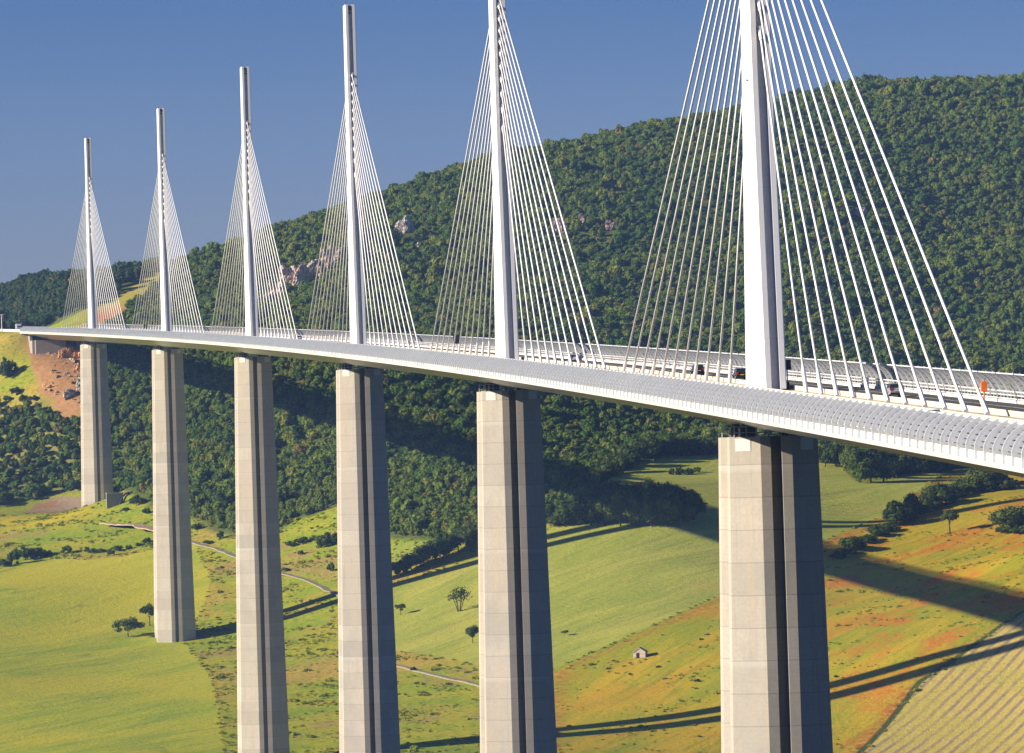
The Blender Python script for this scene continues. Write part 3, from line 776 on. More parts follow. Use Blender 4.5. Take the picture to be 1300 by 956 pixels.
# ---- piers
PTOP = -5.55
def pier(s):
    base = bp(s, 0, 0)
    g_ = min(gz(base.x + dx, base.y + dy) for dx in (-9, 0, 9) for dy in (-12, 0, 12)) - 3.0
    H = base.z + PTOP - g_
    pr = empty('pier', (base.x, base.y, g_), s / BR)
    pr.parent = via
    zs = [H - 4.0 * i for i in range(int(H // 4) + 1)] + [0.0]
    for sg in (1, -1):
        rings = []
        for zz in zs:
            d = H - zz
            W = 5.45 + .0175 * d
            g = 2.35 + .004 * d
            f = 3.1 + .012 * d
            wd_ = 2.2 + .006 * d
            f2 = 1.95 + .001 * d
            gr = .68
            lo = g + f + wd_
            p = [(-W + .85, g), (-W, g + .75), (-W, g + f), (-f2, lo), (-gr, lo), (-gr, lo - 1.6), (gr, lo - 1.6), (gr, lo), (f2, lo), (W, g + f), (W, g + .75), (W - .85, g)]
            if sg < 0:
                p = [(x, -y) for x, y in reversed(p)]
            rings.append([Vector((x, y, zz)) for x, y in reversed(p)])
        mb = MB(); mb.ring(list(reversed(rings)))
        colm = mb.build('column', M['concrete'], pr)
        # white plates and jacking holes near the head
        lo0 = 2.35 + 3.1 + 2.2
        for sx in (-1, 1):
            pl = MB()
            a = Vector((sx * 5.45, sg * (2.35 + 3.1), 0)); b_ = Vector((sx * 1.95, sg * lo0, 0))
            d = (b_ - a).normalized(); nn = Vector((-d.y, d.x, 0))
            if nn.y * sg < 0: nn = -nn
            cpt = a + (b_ - a) * .44
            pl.box((cpt.x + nn.x * .03, cpt.y + nn.y * .03, H - 1.0), (1.02, .06, .78), (d, nn, Vector((0, 0, 1))))
            pl.build('white_plate', M['plate'], colm)
        hl = MB()
        for sx in (-1, 1):
            for dx, dz in ((-.28, -.35), (.1, -.62), (.14, 0), (-.14, .2)):
                hl.tube((sx * 1.3 + dx, sg * (lo0 - .05), H - 2.45 + dz), (sx * 1.3 + dx, sg * (lo0 + .035), H - 2.45 + dz), .17, .17, 8)
        hl.build('jacking_hole', M['hole'], colm)
        for sx in (-1, 1):
            bb = MB()
            bb.box((sx * 3.1, sg * 4.6, H + .55), (1.0, 1.0, .56))
            bb.box((sx * 3.1, sg * 4.6, H + 1.35), (.75, .75, .3))
            bb.build('bearing', M['bearing'], colm)
        fm = MB()
        for xx in (-4.9, -3.4, -2.2, -.6, .9):
            fm.box((xx, sg * 5.9, H + .7), (.07, .07, .7))
        for zz in (.5, 1.25):
            fm.box((-2.0, sg * 5.9, H + zz), (2.9, .05, .06))
        fm.build('guard_frame', M['plate'], colm)
    if H > 92:
        Hs = H - 90
        rings = []
        for zz in (0.0, Hs):
            d = H - zz
            W = 4.6 + .0175 * d; g = 2.36 + .004 * d + .3
            rings.append([Vector((x, y, zz)) for x, y in ((-W, -g), (W, -g), (W, g), (-W, g))])
        mb = MB(); mb.ring(rings); mb.build('shaft', M['concrete'], pr)
    # dark steel saddle between the deck and the column heads
    sd = MB(); sd.box((0, 0, H + 1.42), (2.3, 7.4, .25)); sd.build('saddle', M['dark'], pr)
    return pr
for s in PS:
    pier(s)

# ---- abutment at the far end
ab = empty('abutment', bp(1896), 1896 / BR)
tag(ab, 'grey concrete abutment block carrying the far end of the viaduct above orange earth', 'abutment')
mb = MB(); mb.box2((-10.1, 0, -30), (4.6, 16, -4.3)); mb.build('block', M['abutment'], ab)
for sx in (-1, 1):
    mb = MB()
    mb.ring([[Vector((sx * 10.2, y, z)) for y, z in ((4, -26), (78, -6), (78, -1.15), (16.2, -1.15), (16.2, -4.3), (4, -4.3))], [Vector((sx * 11.4, y, z)) for y, z in ((4, -26), (78, -6), (78, -1.15), (16.2, -1.15), (16.2, -4.3), (4, -4.3))]][::sx])
    mb.build('wing_wall', M['abutment'], ab)

# motorway beyond the viaduct
ST2 = np.arange(1914.0, 2420.0, 9.0).tolist()
tag(sweep([(-13.6, -.6), (13.6, -.6), (13.6, .0), (-13.6, .0)], ST2).build('road', M['asphalt']), kind='structure')
wl = sweep([(14.0, -1.2), (14.6, -1.2), (14.6, .9), (14.0, .9)], np.arange(1914.0, 2090.0, 9.0).tolist()).build('parapet_wall', M['steel_white'])
tag(wl, 'low pale parapet wall along the motorway left of the viaduct end', 'wall')
ms = empty('mast_pole', bp(2020, 15.5, 0))
tag(ms, 'tall grey pole at the left end of the viaduct', 'pole')
mb = MB(); mb.tube((0, 0, -1), (0, 0, 8.5), .3, .22); mb.build('shaft', M['rail'], ms)
mb = MB(); mb.box((0, 0, 8.2), (.7, .25, .25)); mb.build('head', M['rail'], ms)

# ------------------------------------------------------------------ small things on the deck
def sos(s, t_, label):
    o = empty('emergency_phone', bp(s, t_, .0), s / BR)
    tag(o, label, 'emergency phone', 'orange emergency phones on the viaduct')
    mb = MB(); mb.tube((0, 0, 0), (0, 0, 1.1), .09); mb.build('post', M['orange'], o)
    mb = MB(); mb.box((0, 0, 1.5), (.32, .26, .5)); mb.build('box', M['orange'], o)
    mb = MB(); mb.box((0, 0, 2.04), (.24, .2, .04)); mb.tube((0, 0, 2.05), (0, 0, 2.4), .08, .06); mb.build('cap', M['orange'], o)
sos(-81, -13.0, 'orange emergency phone post in front of the far windscreen, right of the stays')
sos(-81, 14.5, 'orange emergency phone seen through the near windscreen, below the two dark cars')

def panel(s, t_, z_, w_, h_, label):
    o = empty('sign_panel', bp(s, t_, .2), s / BR)
    tag(o, label, 'sign', 'dark sign panels on the deck')
    mb = MB(); mb.tube((0, 0, 0), (0, 0, z_ + h_ / 2 - .1), .08); mb.build('post', M['rail'], o)
    mb = MB(); mb.box((0, -.12, z_), (w_ / 2, .09, h_ / 2)); mb.build('board', M['dark'], o)
    mb = MB(); mb.box((0, .0, z_), (w_ / 2 - .05, .025, h_ / 2 - .05)); mb.build('frame', M['rail'], o)
panel(-4.6, -2.05, 3.1, .9, 1.25, 'black square sign panel beside the foot of the nearest pylon')
panel(560, -11.9, 2.3, 1.5, 1.9, 'black sign panel at the far windscreen, right of the fourth pylon from the left')
panel(1590, -11.9, 2.2, 1.5, 2.1, 'small dark sign panel between the two leftmost pylons')
o = empty('equipment_cabinet', bp(-5.2, -1.8, .25), 0)
tag(o, 'small black cabinet on the central strip at the foot of the nearest pylon', 'cabinet')
mb = MB(); mb.box((0, 0, .55), (.35, .3, .45)); mb.build('housing', M['dark'], o)
mb = MB(); mb.box((0, 0, .05), (.4, .35, .05)); mb.build('plinth', M['median'], o)

# vehicles --------------------------------------------------------
def glossy(name, col):
    m_, t_, b_ = mat(name, col, .25, .5)
    b_.inputs['Coat Weight'].default_value = .6
    return m_
PAINT = {'black': glossy('black_car_paint', (.012, .013, .018)), 'grey': glossy('silver_car_paint', (.34, .36, .38)), 'white': glossy('white_car_paint', (.75, .75, .74)), 'navy': glossy('navy_car_paint', (.02, .028, .05))}
M['glass'] = glossy('car_glass', (.02, .03, .03))
M['tyre'] = painted('tyre', (.02, .02, .02), .8, .05, 2)
M['rimm'] = painted('wheel_rim', (.45, .45, .46), .3, .05, 2)
m, t, b = mat('tail_lamp', (.55, .015, .02), .3, .5); M['tail'] = m
m, t, b = mat('head_lamp', (.8, .8, .78), .2, .5); M['lamp'] = m
m, t, b = mat('yellow_plate', (.75, .55, .04), .5, .3); M['yplate'] = m

def car(s, t_, ahead, paint, label, L=4.3, Wd=1.78, H=1.5, kind='hatch', plate='plate', group='cars on the viaduct'):
    o = empty('car', bp(s, t_, .005), s / BR + (0 if ahead else PI))
    o.rotation_euler.x = 0
    tag(o, label, 'car', group)
    hl, hw = L / 2, Wd / 2
    # body loops along y (rear at -hl), lower hull and shoulder
    mb = MB()
    st = [(-hl, .42, .78, .86), (-hl + .08, .28, .98, .95), (-hl + .5, .2, 1.0, 1.0), (-.4, .2, .98, 1.0), (hl - 1.35, .2, .94, 1.0), (hl - .5, .22, .82, .97), (hl - .1, .28, .68, .88), (hl, .4, .56, .78)]
    mb.ring([[Vector((-hw * k, y, z0)), Vector((-hw * k, y, (z0 + z1) / 2)), Vector((-hw * k * .95, y, z1)), Vector((hw * k * .95, y, z1)), Vector((hw * k, y, (z0 + z1) / 2)), Vector((hw * k, y, z0))] for y, z0, z1, k in st])
    mb.build('body', PAINT[paint], o)
    rear = -hl + (.12 if kind == 'hatch' else .55)
    gh = MB()
    g = [(rear, .97, .99, .88), (rear + .32, .95, H - .12, .80), (rear + .7, .95, H, .77), (.25, .95, H - .01, .77), (hl - 1.9 + .25, .93, H - .12, .78), (hl - 1.2, .9, .93, .88)]
    gh.ring([[Vector((-hw * .93, y, z0)), Vector((-hw * k, y, z1 - .01)), Vector((-hw * k * .82, y, z1)), Vector((hw * k * .82, y, z1)), Vector((hw * k, y, z1 - .01)), Vector((hw * .93, y, z0))] for y, z0, z1, k in g])
    gh.build('window', M['glass'], o)
    rf = MB()
    rf.ring([[Vector((-hw * k, y, z - .06)), Vector((-hw * k * .9, y, z + .02)), Vector((hw * k * .9, y, z + .02)), Vector((hw * k, y, z - .06))] for y, z, k in ((rear + .42, H - .07, .79), (rear + .75, H, .79), (.25, H, .79), (hl - 1.9 + .2, H - .1, .8))])
    rf.build('roof', PAINT[paint], o)
    for sx in (-1, 1):
        for yy in (-hl + .75, hl - .8):
            wm = MB(); wm.tube((sx * (hw - .2), yy, .31), (sx * (hw + .01), yy, .31), .31, .31, 14)
            wo = wm.build('wheel', M['tyre'], o)
            rm = MB(); rm.tube((sx * (hw + .005), yy, .31), (sx * (hw + .03), yy, .31), .2, .17, 12); rm.build('rim', M['rimm'], wo)
        tl = MB(); tl.box((sx * (hw - .2), -hl + .03, .86), (.16, .06, .16)); tl.build('tail_lamp', M['tail'], o)
        hd = MB(); hd.box((sx * (hw - .36), hl - .06, .62), (.18, .08, .09)); hd.build('headlight', M['lamp'], o)
        mr = MB(); mr.box((sx * (hw + .09), .75, 1.0), (.1, .06, .08)); mr.build('mirror', PAINT[paint], o)
    np_ = MB(); np_.box((0, -hl - .012, .66), (.27, .02, .07)); np_.build('number_plate', M['yplate' if plate == 'y' else 'plate'], o)
    bb = MB(); bb.box((0, -hl + .06, .36), (hw * .84, .1, .09)); bb.build('bumper', M['dark'], o)
    return o
car(131, -7.9, True, 'black', 'small black hatchback driving away, left of the dark estate car by the nearest pylon', L=4.0, H=1.55)
car(86, -8.2, True, 'black', 'black car with a yellow number plate driving away just left of the nearest pylon', L=4.4, H=1.55, plate='y')
car(-49, -8.2, True, 'grey', 'silver car driving away under the stays right of the nearest pylon', L=4.2, H=1.52)
car(303, -8.2, True, 'white', 'white car driving away, just right of the fifth pylon from the left', L=4.2, H=1.5)
car(-160, 9.2, False, 'navy', 'dark car behind the near windscreen, the left one of two', L=4.4, H=1.6)
car(-183, 9.2, False, 'black', 'dark car behind the near windscreen, the right one of two', L=4.6, H=1.7)
car(955, -8.2, True, 'white', 'pale car driving away in the middle distance, right of the third pylon from the left', L=4.2, H=1.5)

def lorry(s, t_, ahead, label, Lb=6.5, hb=2.9):
    o = empty('lorry', bp(s, t_, .005), s / BR + (0 if ahead else PI))
    tag(o, label, 'lorry', 'lorries at the far end of the viaduct')
    mb = MB(); mb.box((0, -.9, .95 + hb / 2), (1.2, Lb / 2, hb / 2)); mb.build('cargo_box', PAINT['white'], o)
    mb = MB()
    y0 = -.9 + Lb / 2 + .15
    mb.ring([[Vector((x, y, z)) for y, z in ((y0, .6), (y0 + 1.9, .6), (y0 + 1.9, 1.5), (y0 + 1.45, 2.75), (y0, 2.8))] for x in (1.1, -1.1)])
    cb = mb.build('cab', PAINT['white'], o)
    mb = MB(); mb.box((0, y0 + 1.72, 2.0), (.98, .06, .4), (Vector((1, 0, 0)), Vector((0, .94, .34)), Vector((0, -.34, .94)))); mb.build('windscreen', M['glass'], cb)
    mb = MB(); mb.box((0, .2, .75), (.5, Lb / 2 + .8, .16)); mb.build('chassis', M['dark'], o)
    for sx in (-1, 1):
        for yy in (-.9 - Lb / 2 + 1.4, y0 + .9):
            wm = MB(); wm.tube((sx * .8, yy, .48), (sx * 1.12, yy, .48), .48, .48, 14); wm.build('wheel', M['tyre'], o)
lorry(2000, 9.0, False, 'white lorry on the motorway at the far left end of the viaduct', 6.0, 2.4)
lorry(1716, -5.0, True, 'white van with a dark underside beside the leftmost pylon', 4.2, 1.6)

# ------------------------------------------------------------------ foliage
def leaf_mat(name, c0, c1, c2, var=1.0, trans=.38):
    m_ = bpy.data.materials.new(name)
    m_.use_nodes = True
    t_ = m_.node_tree
    b_ = t_.nodes['Principled BSDF']
    q_ = NT(t_)
    oi = q_.n('ShaderNodeObjectInfo').outputs['Random']
    isl = q_.n('ShaderNodeNewGeometry').outputs['Random Per Island']
    p_ = q_.pos()
    big = q_.noise(p_, .014, 5, .62)
    c = q_.mix(q_.step(big, .42, .58), c0, c1)
    c = q_.mix(q_.step(oi, .55, 1.0, 0, .85 * var), c, c2)
    c = q_.mix(q_.step(oi, .0, .38, .75 * var, 0), c, tuple(x * .6 for x in c0))
    if var == 1.0:
        c = q_.mix(q_.step(oi, .985, .99, 0, .6), c, (.26, .17, .07))
    hs = q_.n('ShaderNodeHueSaturation')
    q_.put(hs.inputs['Value'], q_.math('ADD', .7, q_.math('MULTIPLY', isl, .6)))
    q_.put(hs.inputs['Color'], c)
    q_.put(b_.inputs['Base Color'], hs.outputs[0])
    b_.inputs['Roughness'].default_value = .75
    b_.inputs['Specular IOR Level'].default_value = .12
    tl = q_.n('ShaderNodeBsdfTranslucent')
    q_.put(tl.inputs[0], hs.outputs[0])
    mx_ = q_.n('ShaderNodeMixShader')
    mx_.inputs[0].default_value = trans
    t_.links.new(b_.outputs[0], mx_.inputs[1]); t_.links.new(tl.outputs[0], mx_.inputs[2])
    t_.links.new(mx_.outputs[0], t_.nodes['Material Output'].inputs[0])
    return m_
M['leaf'] = leaf_mat('hill_leaves', (.088, .165, .024), (.15, .218, .030), (.225, .24, .036))
M['leaf2'] = leaf_mat('field_leaves', (.06, .10, .018), (.08, .122, .02), (.115, .145, .024), .6)
M['leaf_ridge'] = leaf_mat('ridge_leaves', (.05, .095, .032), (.06, .105, .032), (.09, .12, .032))
M['bark'] = earth('bark', (.10, .075, .05), (.05, .038, .028), 3.0)

def crown_mesh(name, nq, rx, rz, zc, size, seed, mt, lobes=9, core=True, spread=.62, corek=.8):
    """leaf clumps through a lumpy volume; centre at height zc"""
    r = np.random.default_rng(seed)
    lb = []
    for i in range(lobes):
        d = r.normal(size=3); d /= np.linalg.norm(d)
        d[2] = abs(d[2]) * .9 - .25 if i % 3 else d[2]
        k = r.uniform(.45, 1.0)
        lb.append((d * np.array((rx, rx, rz)) * spread * k, r.uniform(.34, .56) * (1.0 if lobes < 16 else .68)))
    v, f = [], []
    for i in range(nq):
        c_, rr = lb[i % lobes]
        d = r.normal(size=3); d /= np.linalg.norm(d)
        p = c_ + d * rr * np.array((rx, rx, rz)) * r.uniform(.72, 1.08)
        p[2] = max(p[2], -rz * .95)
        nrm = d + r.normal(size=3) * .42
        nrm[2] += .15
        nrm /= np.linalg.norm(nrm)
        a = np.cross(nrm, r.normal(size=3)); a /= np.linalg.norm(a)
        b_ = np.cross(nrm, a)
        s_ = size * r.uniform(.6, 1.35)
        e = s_ * r.uniform(.55, 1.0)
        p = p + np.array((0, 0, zc))
        n0 = len(v)
        v += [tuple(p - a * s_ * .5 - b_ * e * .35), tuple(p + a * s_ * .15 - b_ * e * .6), tuple(p + a * s_ * .6 + b_ * e * .1 + nrm * s_ * .12), tuple(p - a * s_ * .1 + b_ * e * .6)]
        f.append((n0, n0 + 1, n0 + 2, n0 + 3))
    if core:
        for c_, rr in lb:
            bm_ = bmesh.new()
            bmesh.ops.create_icosphere(bm_, subdivisions=1, radius=1)
            n0 = len(v)
            for x in bm_.verts:
                k = rr * corek * r.uniform(.85, 1.1)
                v.append((c_[0] + x.co.x * rx * k, c_[1] + x.co.y * rx * k, zc + max(c_[2] + x.co.z * rz * k, -rz)))
            for fc in bm_.faces:
                f.append(tuple(n0 + w_.index for w_ in fc.verts))
            bm_.free()
    me_ = bpy.data.meshes.new(name)
    me_.from_pydata(v, [], f)
    me_.materials.append(mt)
    me_.update()
    return me_

def trunk_mesh(name, h, r0, seed, limbs=5, spread=1.6, mt=None):
    rr = random.Random(seed)
    mb = MB()
    p = Vector((0, 0, -.6)); rad = r0 * 1.25
    nodes = [(p, rad)]
    for k in range(3):
        p = p + Vector((rr.uniform(-.12, .12), rr.uniform(-.12, .12), (h + .6) / 3)); rad *= .78
        nodes.append((p, rad))
    for (a, ra), (b_, rb) in zip(nodes, nodes[1:]):
        mb.tube(a, b_, ra, rb, 8)
    top = nodes[-1][0]
    for k in range(limbs):
        an = 2 * PI * k / limbs + rr.uniform(-.4, .4)
        a = nodes[2][0].lerp(top, rr.uniform(.1, 1))
        e = a + Vector((math.cos(an) * spread * rr.uniform(.6, 1), math.sin(an) * spread * rr.uniform(.6, 1), spread * rr.uniform(.7, 1.3)))
        mb.tube(a, e, rad * .6, rad * .25, 6)
    return mb.mesh(name, mt or M['bark'], True)

# ---- hill wood, one mass of trees set out by geometry nodes
protos = bpy.data.collections.new('tree_kinds')
for i in range(12):
    rr_ = random.Random(900 + i)
    rx, rz = rr_.uniform(2.3, 3.3), rr_.uniform(2.2, 3.4)
    me_ = crown_mesh('wood_tree', 420, rx, rz, 3.1, rr_.uniform(.5, .8), 100 + i, M['leaf'], lobes=rr_.choice((5, 7, 9, 11)), spread=rr_.uniform(.6, .85))
    po = bpy.data.objects.new('wood_tree', me_)
    protos.objects.link(po)
protos2 = bpy.data.collections.new('ridge_tree_kinds')
for i in range(4):
    me_ = crown_mesh('ridge_tree', 230, 3.0, 3.4, 3.9, 1.0, 140 + i, M['leaf_ridge'], lobes=7)
    protos2.objects.link(bpy.data.objects.new('ridge_tree', me_))

def scatter(poly, step, bounds, seed, margin=1.0, keep=None):
    r = np.random.default_rng(seed)
    x0, x1, y0, y1 = bounds
    X, Y = np.meshgrid(np.arange(x0, x1, step), np.arange(y0, y1, step))
    X = X + (np.arange(X.shape[0]) % 2)[:, None] * step / 2
    P = np.c_[X.ravel(), Y.ravel()] + r.uniform(-.62, .62, (X.size, 2)) * step
    # what the valley view can take in, with room to step aside
    dep = P[:, 1] + 639
    cx = -86 + .0858 * dep
    P = P[np.abs(P[:, 0] - cx) < .098 * dep + 110]
    P = P[sdf(P, poly) > margin]
    if keep is not None: P = P[keep(P, r)]
    return P

def wood(name, P, coll, scales, label, cat):
    r = np.random.default_rng(11)
    z = height(P) - (.05 if coll.name[0] in 'ts' and coll.name != 'tree_kinds' else .4)
    me_ = bpy.data.meshes.new(name)
    me_.from_pydata([tuple(v) for v in np.c_[P, z]], [], [])
    for nm, val in (('tree_scale', scales), ('tree_turn', r.uniform(0, 2 * PI, len(P))), ('tree_tall', r.uniform(.85, 1.25, len(P)))):
        a = me_.attributes.new(nm, 'FLOAT', 'POINT')
        a.data.foreach_set('value', np.asarray(val, np.float32))
    a = me_.attributes.new('tree_kind', 'INT', 'POINT')
    a.data.foreach_set('value', r.integers(0, len(coll.objects), len(P)).astype(np.int32))
    o = link(me_, name)
    g = bpy.data.node_groups.new(name + '_nodes', 'GeometryNodeTree')
    g.interface.new_socket('Geometry', in_out='INPUT', socket_type='NodeSocketGeometry')
    g.interface.new_socket('Geometry', in_out='OUTPUT', socket_type='NodeSocketGeometry')
    N = g.nodes
    gi, go = N.new('NodeGroupInput'), N.new('NodeGroupOutput')
    ip = N.new('GeometryNodeInstanceOnPoints')
    ci = N.new('GeometryNodeCollectionInfo')
    ci.inputs['Collection'].default_value = coll
    ci.inputs['Separate Children'].default_value = True
    ci.inputs['Reset Children'].default_value = True
    def attr(nm, typ):
        x = N.new('GeometryNodeInputNamedAttribute'); x.data_type = typ; x.inputs['Name'].default_value = nm
        return x.outputs[0]
    sx = attr('tree_scale', 'FLOAT')
    mu = N.new('ShaderNodeMath'); mu.operation = 'MULTIPLY'
    g.links.new(sx, mu.inputs[0]); g.links.new(attr('tree_tall', 'FLOAT'), mu.inputs[1])
    cs = N.new('ShaderNodeCombineXYZ')
    g.links.new(sx, cs.inputs[0]); g.links.new(sx, cs.inputs[1]); g.links.new(mu.outputs[0], cs.inputs[2])
    cr = N.new('ShaderNodeCombineXYZ'); g.links.new(attr('tree_turn', 'FLOAT'), cr.inputs[2])
    g.links.new(gi.outputs[0], ip.inputs['Points'])
    g.links.new(ci.outputs[0], ip.inputs['Instance'])
    ip.inputs['Pick Instance'].default_value = True
    g.links.new(attr('tree_kind', 'INT'), ip.inputs['Instance Index'])
    g.links.new(cr.outputs[0], ip.inputs['Rotation'])
    g.links.new(cs.outputs[0], ip.inputs['Scale'])
    g.links.new(ip.outputs[0], go.inputs[0])
    md = o.modifiers.new('trees', 'NODES')
    md.node_group = g
    tag(o, label, cat, kind='stuff')
    return o

rockP = np.array([(x, y) for x, y, w_, h_ in ROCKS])
rockW = np.array([(w_, h_) for x, y, w_, h_ in ROCKS])
vd = np.array((math.sin(.0858), math.cos(.0858)))
def clear_rocks(P, r):
    ok = np.ones(len(P), bool)
    for (x, y), (w_, h_) in zip(rockP, rockW):
        d = P - np.array((x, y))
        al = d @ vd; la = d @ np.array((vd[1], -vd[0]))
        ok &= ~((np.abs(la) < w_ * .62 + 1.5) & (al > -20) & (al < 7))
    return ok
def hill_keep(P, r):
    return clear_rocks(P, r) & (r.random(len(P)) < .965)
Ph = scatter(WOODS['hill'], 2.75, (-300, 720, 1340, 2640), 5, 2.0, hill_keep)
rs_ = np.random.default_rng(21)
sc_h = np.clip(np.exp(rs_.normal(-.38, .28, len(Ph))), .40, 1.5) * np.interp(Ph[:, 1], [1400, 1700, 2200, 2500], [1.06, 1.0, .9, .88])
patch = np.sin(Ph[:, 0] * .031 + np.sin(Ph[:, 1] * .017) * 2) * np.sin(Ph[:, 1] * .027 + 1.0)
sc_h *= (1 + .16 * patch) * np.where(rs_.random(len(Ph)) < .03, 1.45, 1.0)
wood('hill_forest', Ph, protos, sc_h, 'dense green forest covering the whole hillside behind the viaduct', 'forest')
Pr = scatter(WOODS['ridge'], 5.0, (-420, 80, 2080, 2780), 6, 2.0)
wood('ridge_forest', Pr, protos2, rs_.uniform(.75, 1.3, len(Pr)), 'bluish dark wood on the low ridge behind the left end of the viaduct', 'forest')
def slope_keep(P, r):
    n_ = np.sin(P[:, 0] * .14 + 1) * np.sin(P[:, 1] * .11) + r.normal(size=len(P)) * .5
    f = np.interp(P[:, 1], [1755, 1800, 1860], [1.5, 1.0, -.2])
    return n_ < f + .35
Ps = scatter(WOODS['slope'], 3.8, (-260, -60, 1740, 1920), 8, 1.0, slope_keep)
wood('slope_thicket', Ps, protos, rs_.uniform(.45, 1.15, len(Ps)), 'thicket of bushes and low trees on the steep slope below the abutment', 'thicket')

# ---- tussocks and weeds of the meadows and the poppy field: nobody could count them
M['tuft'] = leaf_mat('tussock', (.24, .29, .022), (.34, .34, .03), (.19, .24, .022), .55, .45)
protos3 = bpy.data.collections.new('tussock_kinds')
for i in range(5):
    me_ = crown_mesh('tussock', 60, .75, .26, .14, .34, 170 + i, M['tuft'], lobes=6, core=False, spread=.9)
    protos3.objects.link(bpy.data.objects.new('tussock', me_))
def clumpy(P, r, lim):
    n_ = (np.sin(P[:, 0] * .13 + 2 * np.sin(P[:, 1] * .05)) + np.sin(P[:, 1] * .17 + 1.5 * np.sin(P[:, 0] * .07)) + np.sin(P[:, 0] * .41 + P[:, 1] * .33)) / 3
    return n_ + r.normal(size=len(P)) * .35 > lim
big_box = [(-230, 985), (360, 985), (360, 1720), (-230, 1720)]
def rough_keep(P, r):
    ok = clumpy(P, r, .38)
    for zn in ('left_field', 'wheat', 'poppy', 'rows', 'dirt', 'redcut'):
        ok &= sdf(P, ZONES[zn]) < -.5
    for wn_ in ('hill', 'slope'):
        ok &= sdf(P, WOODS[wn_]) < 3
    for tk in TRACKS.values():
        ok &= seg_dist(P, tk, False) > 4.0
    return ok
Pt = scatter(big_box, 1.7, (-230, 360, 985, 1720), 31, .5, rough_keep)
Pq = scatter(ZONES['poppy'], 2.0, (20, 360, 985, 1720), 32, 1.0, lambda P, r: clumpy(P, r, .62))
Pw = scatter(big_box, 1.6, (-230, 360, 985, 1720), 33, .5, lambda P, r: np.minimum.reduce([np.abs(sdf(P, ZONES[k_])) for k_ in ('left_field', 'wheat', 'rows')]) < r.uniform(-.9, 1.0, len(P)))
Pall = np.concatenate([Pt, Pq, Pw])
sc_t = np.concatenate([np.exp(rs_.normal(-.3, .45, len(Pt))), np.exp(rs_.normal(-.5, .4, len(Pq))), np.exp(rs_.normal(-.2, .35, len(Pw)))])
wood('meadow_tussocks', Pall, protos3, np.clip(sc_t, .35, 2.6), 'rough grass tussocks and weeds growing over the meadows and the poppy field', 'grass')

# ---- single trees
KINDS = []
for i in range(6):
    rx, rz = ((.5, .44), (.46, .40), (.52, .36), (.44, .45), (.5, .42), (.48, .38))[i]
    KINDS.append((crown_mesh('crown', 1500, 5 * rx * 2, 5 * rz * 2 * .95, 10 - 4.6 * rz * 2, .6, 30 + i, M['leaf2'], lobes=17, spread=.86, corek=.62),
                  trunk_mesh('trunk', 4.2, .26, 50 + i)))
BUSHY = []
for i in range(6):
    rx, rz = ((.5, .5), (.46, .5), (.52, .48), (.47, .52), (.5, .5), (.49, .47))[i]
    BUSHY.append((crown_mesh('crown', 1700, 10 * rx, 10 * rz, 5.0, .68, 330 + i, M['leaf2'], lobes=15, spread=.72),
                  trunk_mesh('trunk', 2.2, .26, 350 + i)))
def tree(name, x, y, h, wd_, label, group, kind, cat='tree', kinds=None):
    o = empty(name, (x, y, gz(x, y) - .1), (kind * 1.7 + x) % 6.28)
    tag(o, label, cat, group)
    cm, tm = (kinds or KINDS)[kind % 6]
    c_ = link(cm, 'crown', o); c_.scale = (wd_ / 9.6, wd_ / 9.6, h / 10)
    t_ = link(tm, 'trunk', o); t_.scale = (h / 11, h / 11, h / 10)
    return o

FIELD_L = ['spreading dark tree standing in the green field left of the second pier from the left',
           'dark round tree in the green field, half hidden by the second pier from the left',
           'small round tree in the pale wheat field beside the fourth pier from the left',
           'bushy tree with several stems in the pale wheat field left of the fifth pier',
           'thin-crowned tree in the wheat field touching the left edge of the fifth pier',
           'tiny leafy sapling alone in the wheat field right of the fifth pier',
           'single tree with a bare trunk in the poppy field at right']
for i, (x, y, h, wd_) in enumerate(TREES['field']):
    if i == 3:
        o = empty('multi_stem_tree', (x, y, gz(x, y) - .1))
        tag(o, FIELD_L[i], 'tree', 'lone trees in the fields')
        tm = MB()
        rr = random.Random(4)
        for k in range(6):
            an = 2 * PI * k / 6
            a = Vector((math.cos(an) * .35, math.sin(an) * .35, -.4)); m_ = a + Vector((math.cos(an) * 1.3, math.sin(an) * 1.3, 4.2)); e = m_ + Vector((math.cos(an) * 1.5, math.sin(an) * 1.5, 2.8))
            tm.tube(a, m_, .19, .12, 7); tm.tube(m_, e, .12, .05, 6)
        tm.build('trunk', M['bark'], o)
        cm = crown_mesh('crown', 620, wd_ * .5, h * .36, h * .64, .55, 77, M['leaf2'], lobes=15, core=False, spread=.8)
        link(cm, 'crown', o)
    elif i == 6:
        o = empty('tree', (x, y, gz(x, y) - .1))
        tag(o, FIELD_L[i], 'tree', 'lone trees in the fields')
        link(trunk_mesh('trunk', h * .5, .3, 71, 6, 1.9), 'trunk', o)
        link(crown_mesh('crown', 800, wd_ * .5, h * .31, h * .68, .55, 78, M['leaf2'], lobes=11, core=True, spread=.7), 'crown', o)
    else:
        tree('tree' if i != 5 else 'sapling', x, y, h, wd_, FIELD_L[i], 'lone trees in the fields', i)
for i, (x, y, h, wd_) in enumerate(TREES['clump']):
    tree('tree', x, y, h * (.95 + .1 * (i % 3)), wd_ * 1.4, 'leafy tree crowded into the dark copse between the two nearest piers', 'trees of the copse between the two nearest piers', i, kinds=BUSHY)
for i, (x, y, h, wd_) in enumerate(TREES['hedge']):
    tree('tree', x, y, h, wd_ * 1.35, 'leafy tree in the row climbing between the fourth and fifth piers', 'tree row between the fourth and fifth piers', i + 2, kinds=BUSHY)
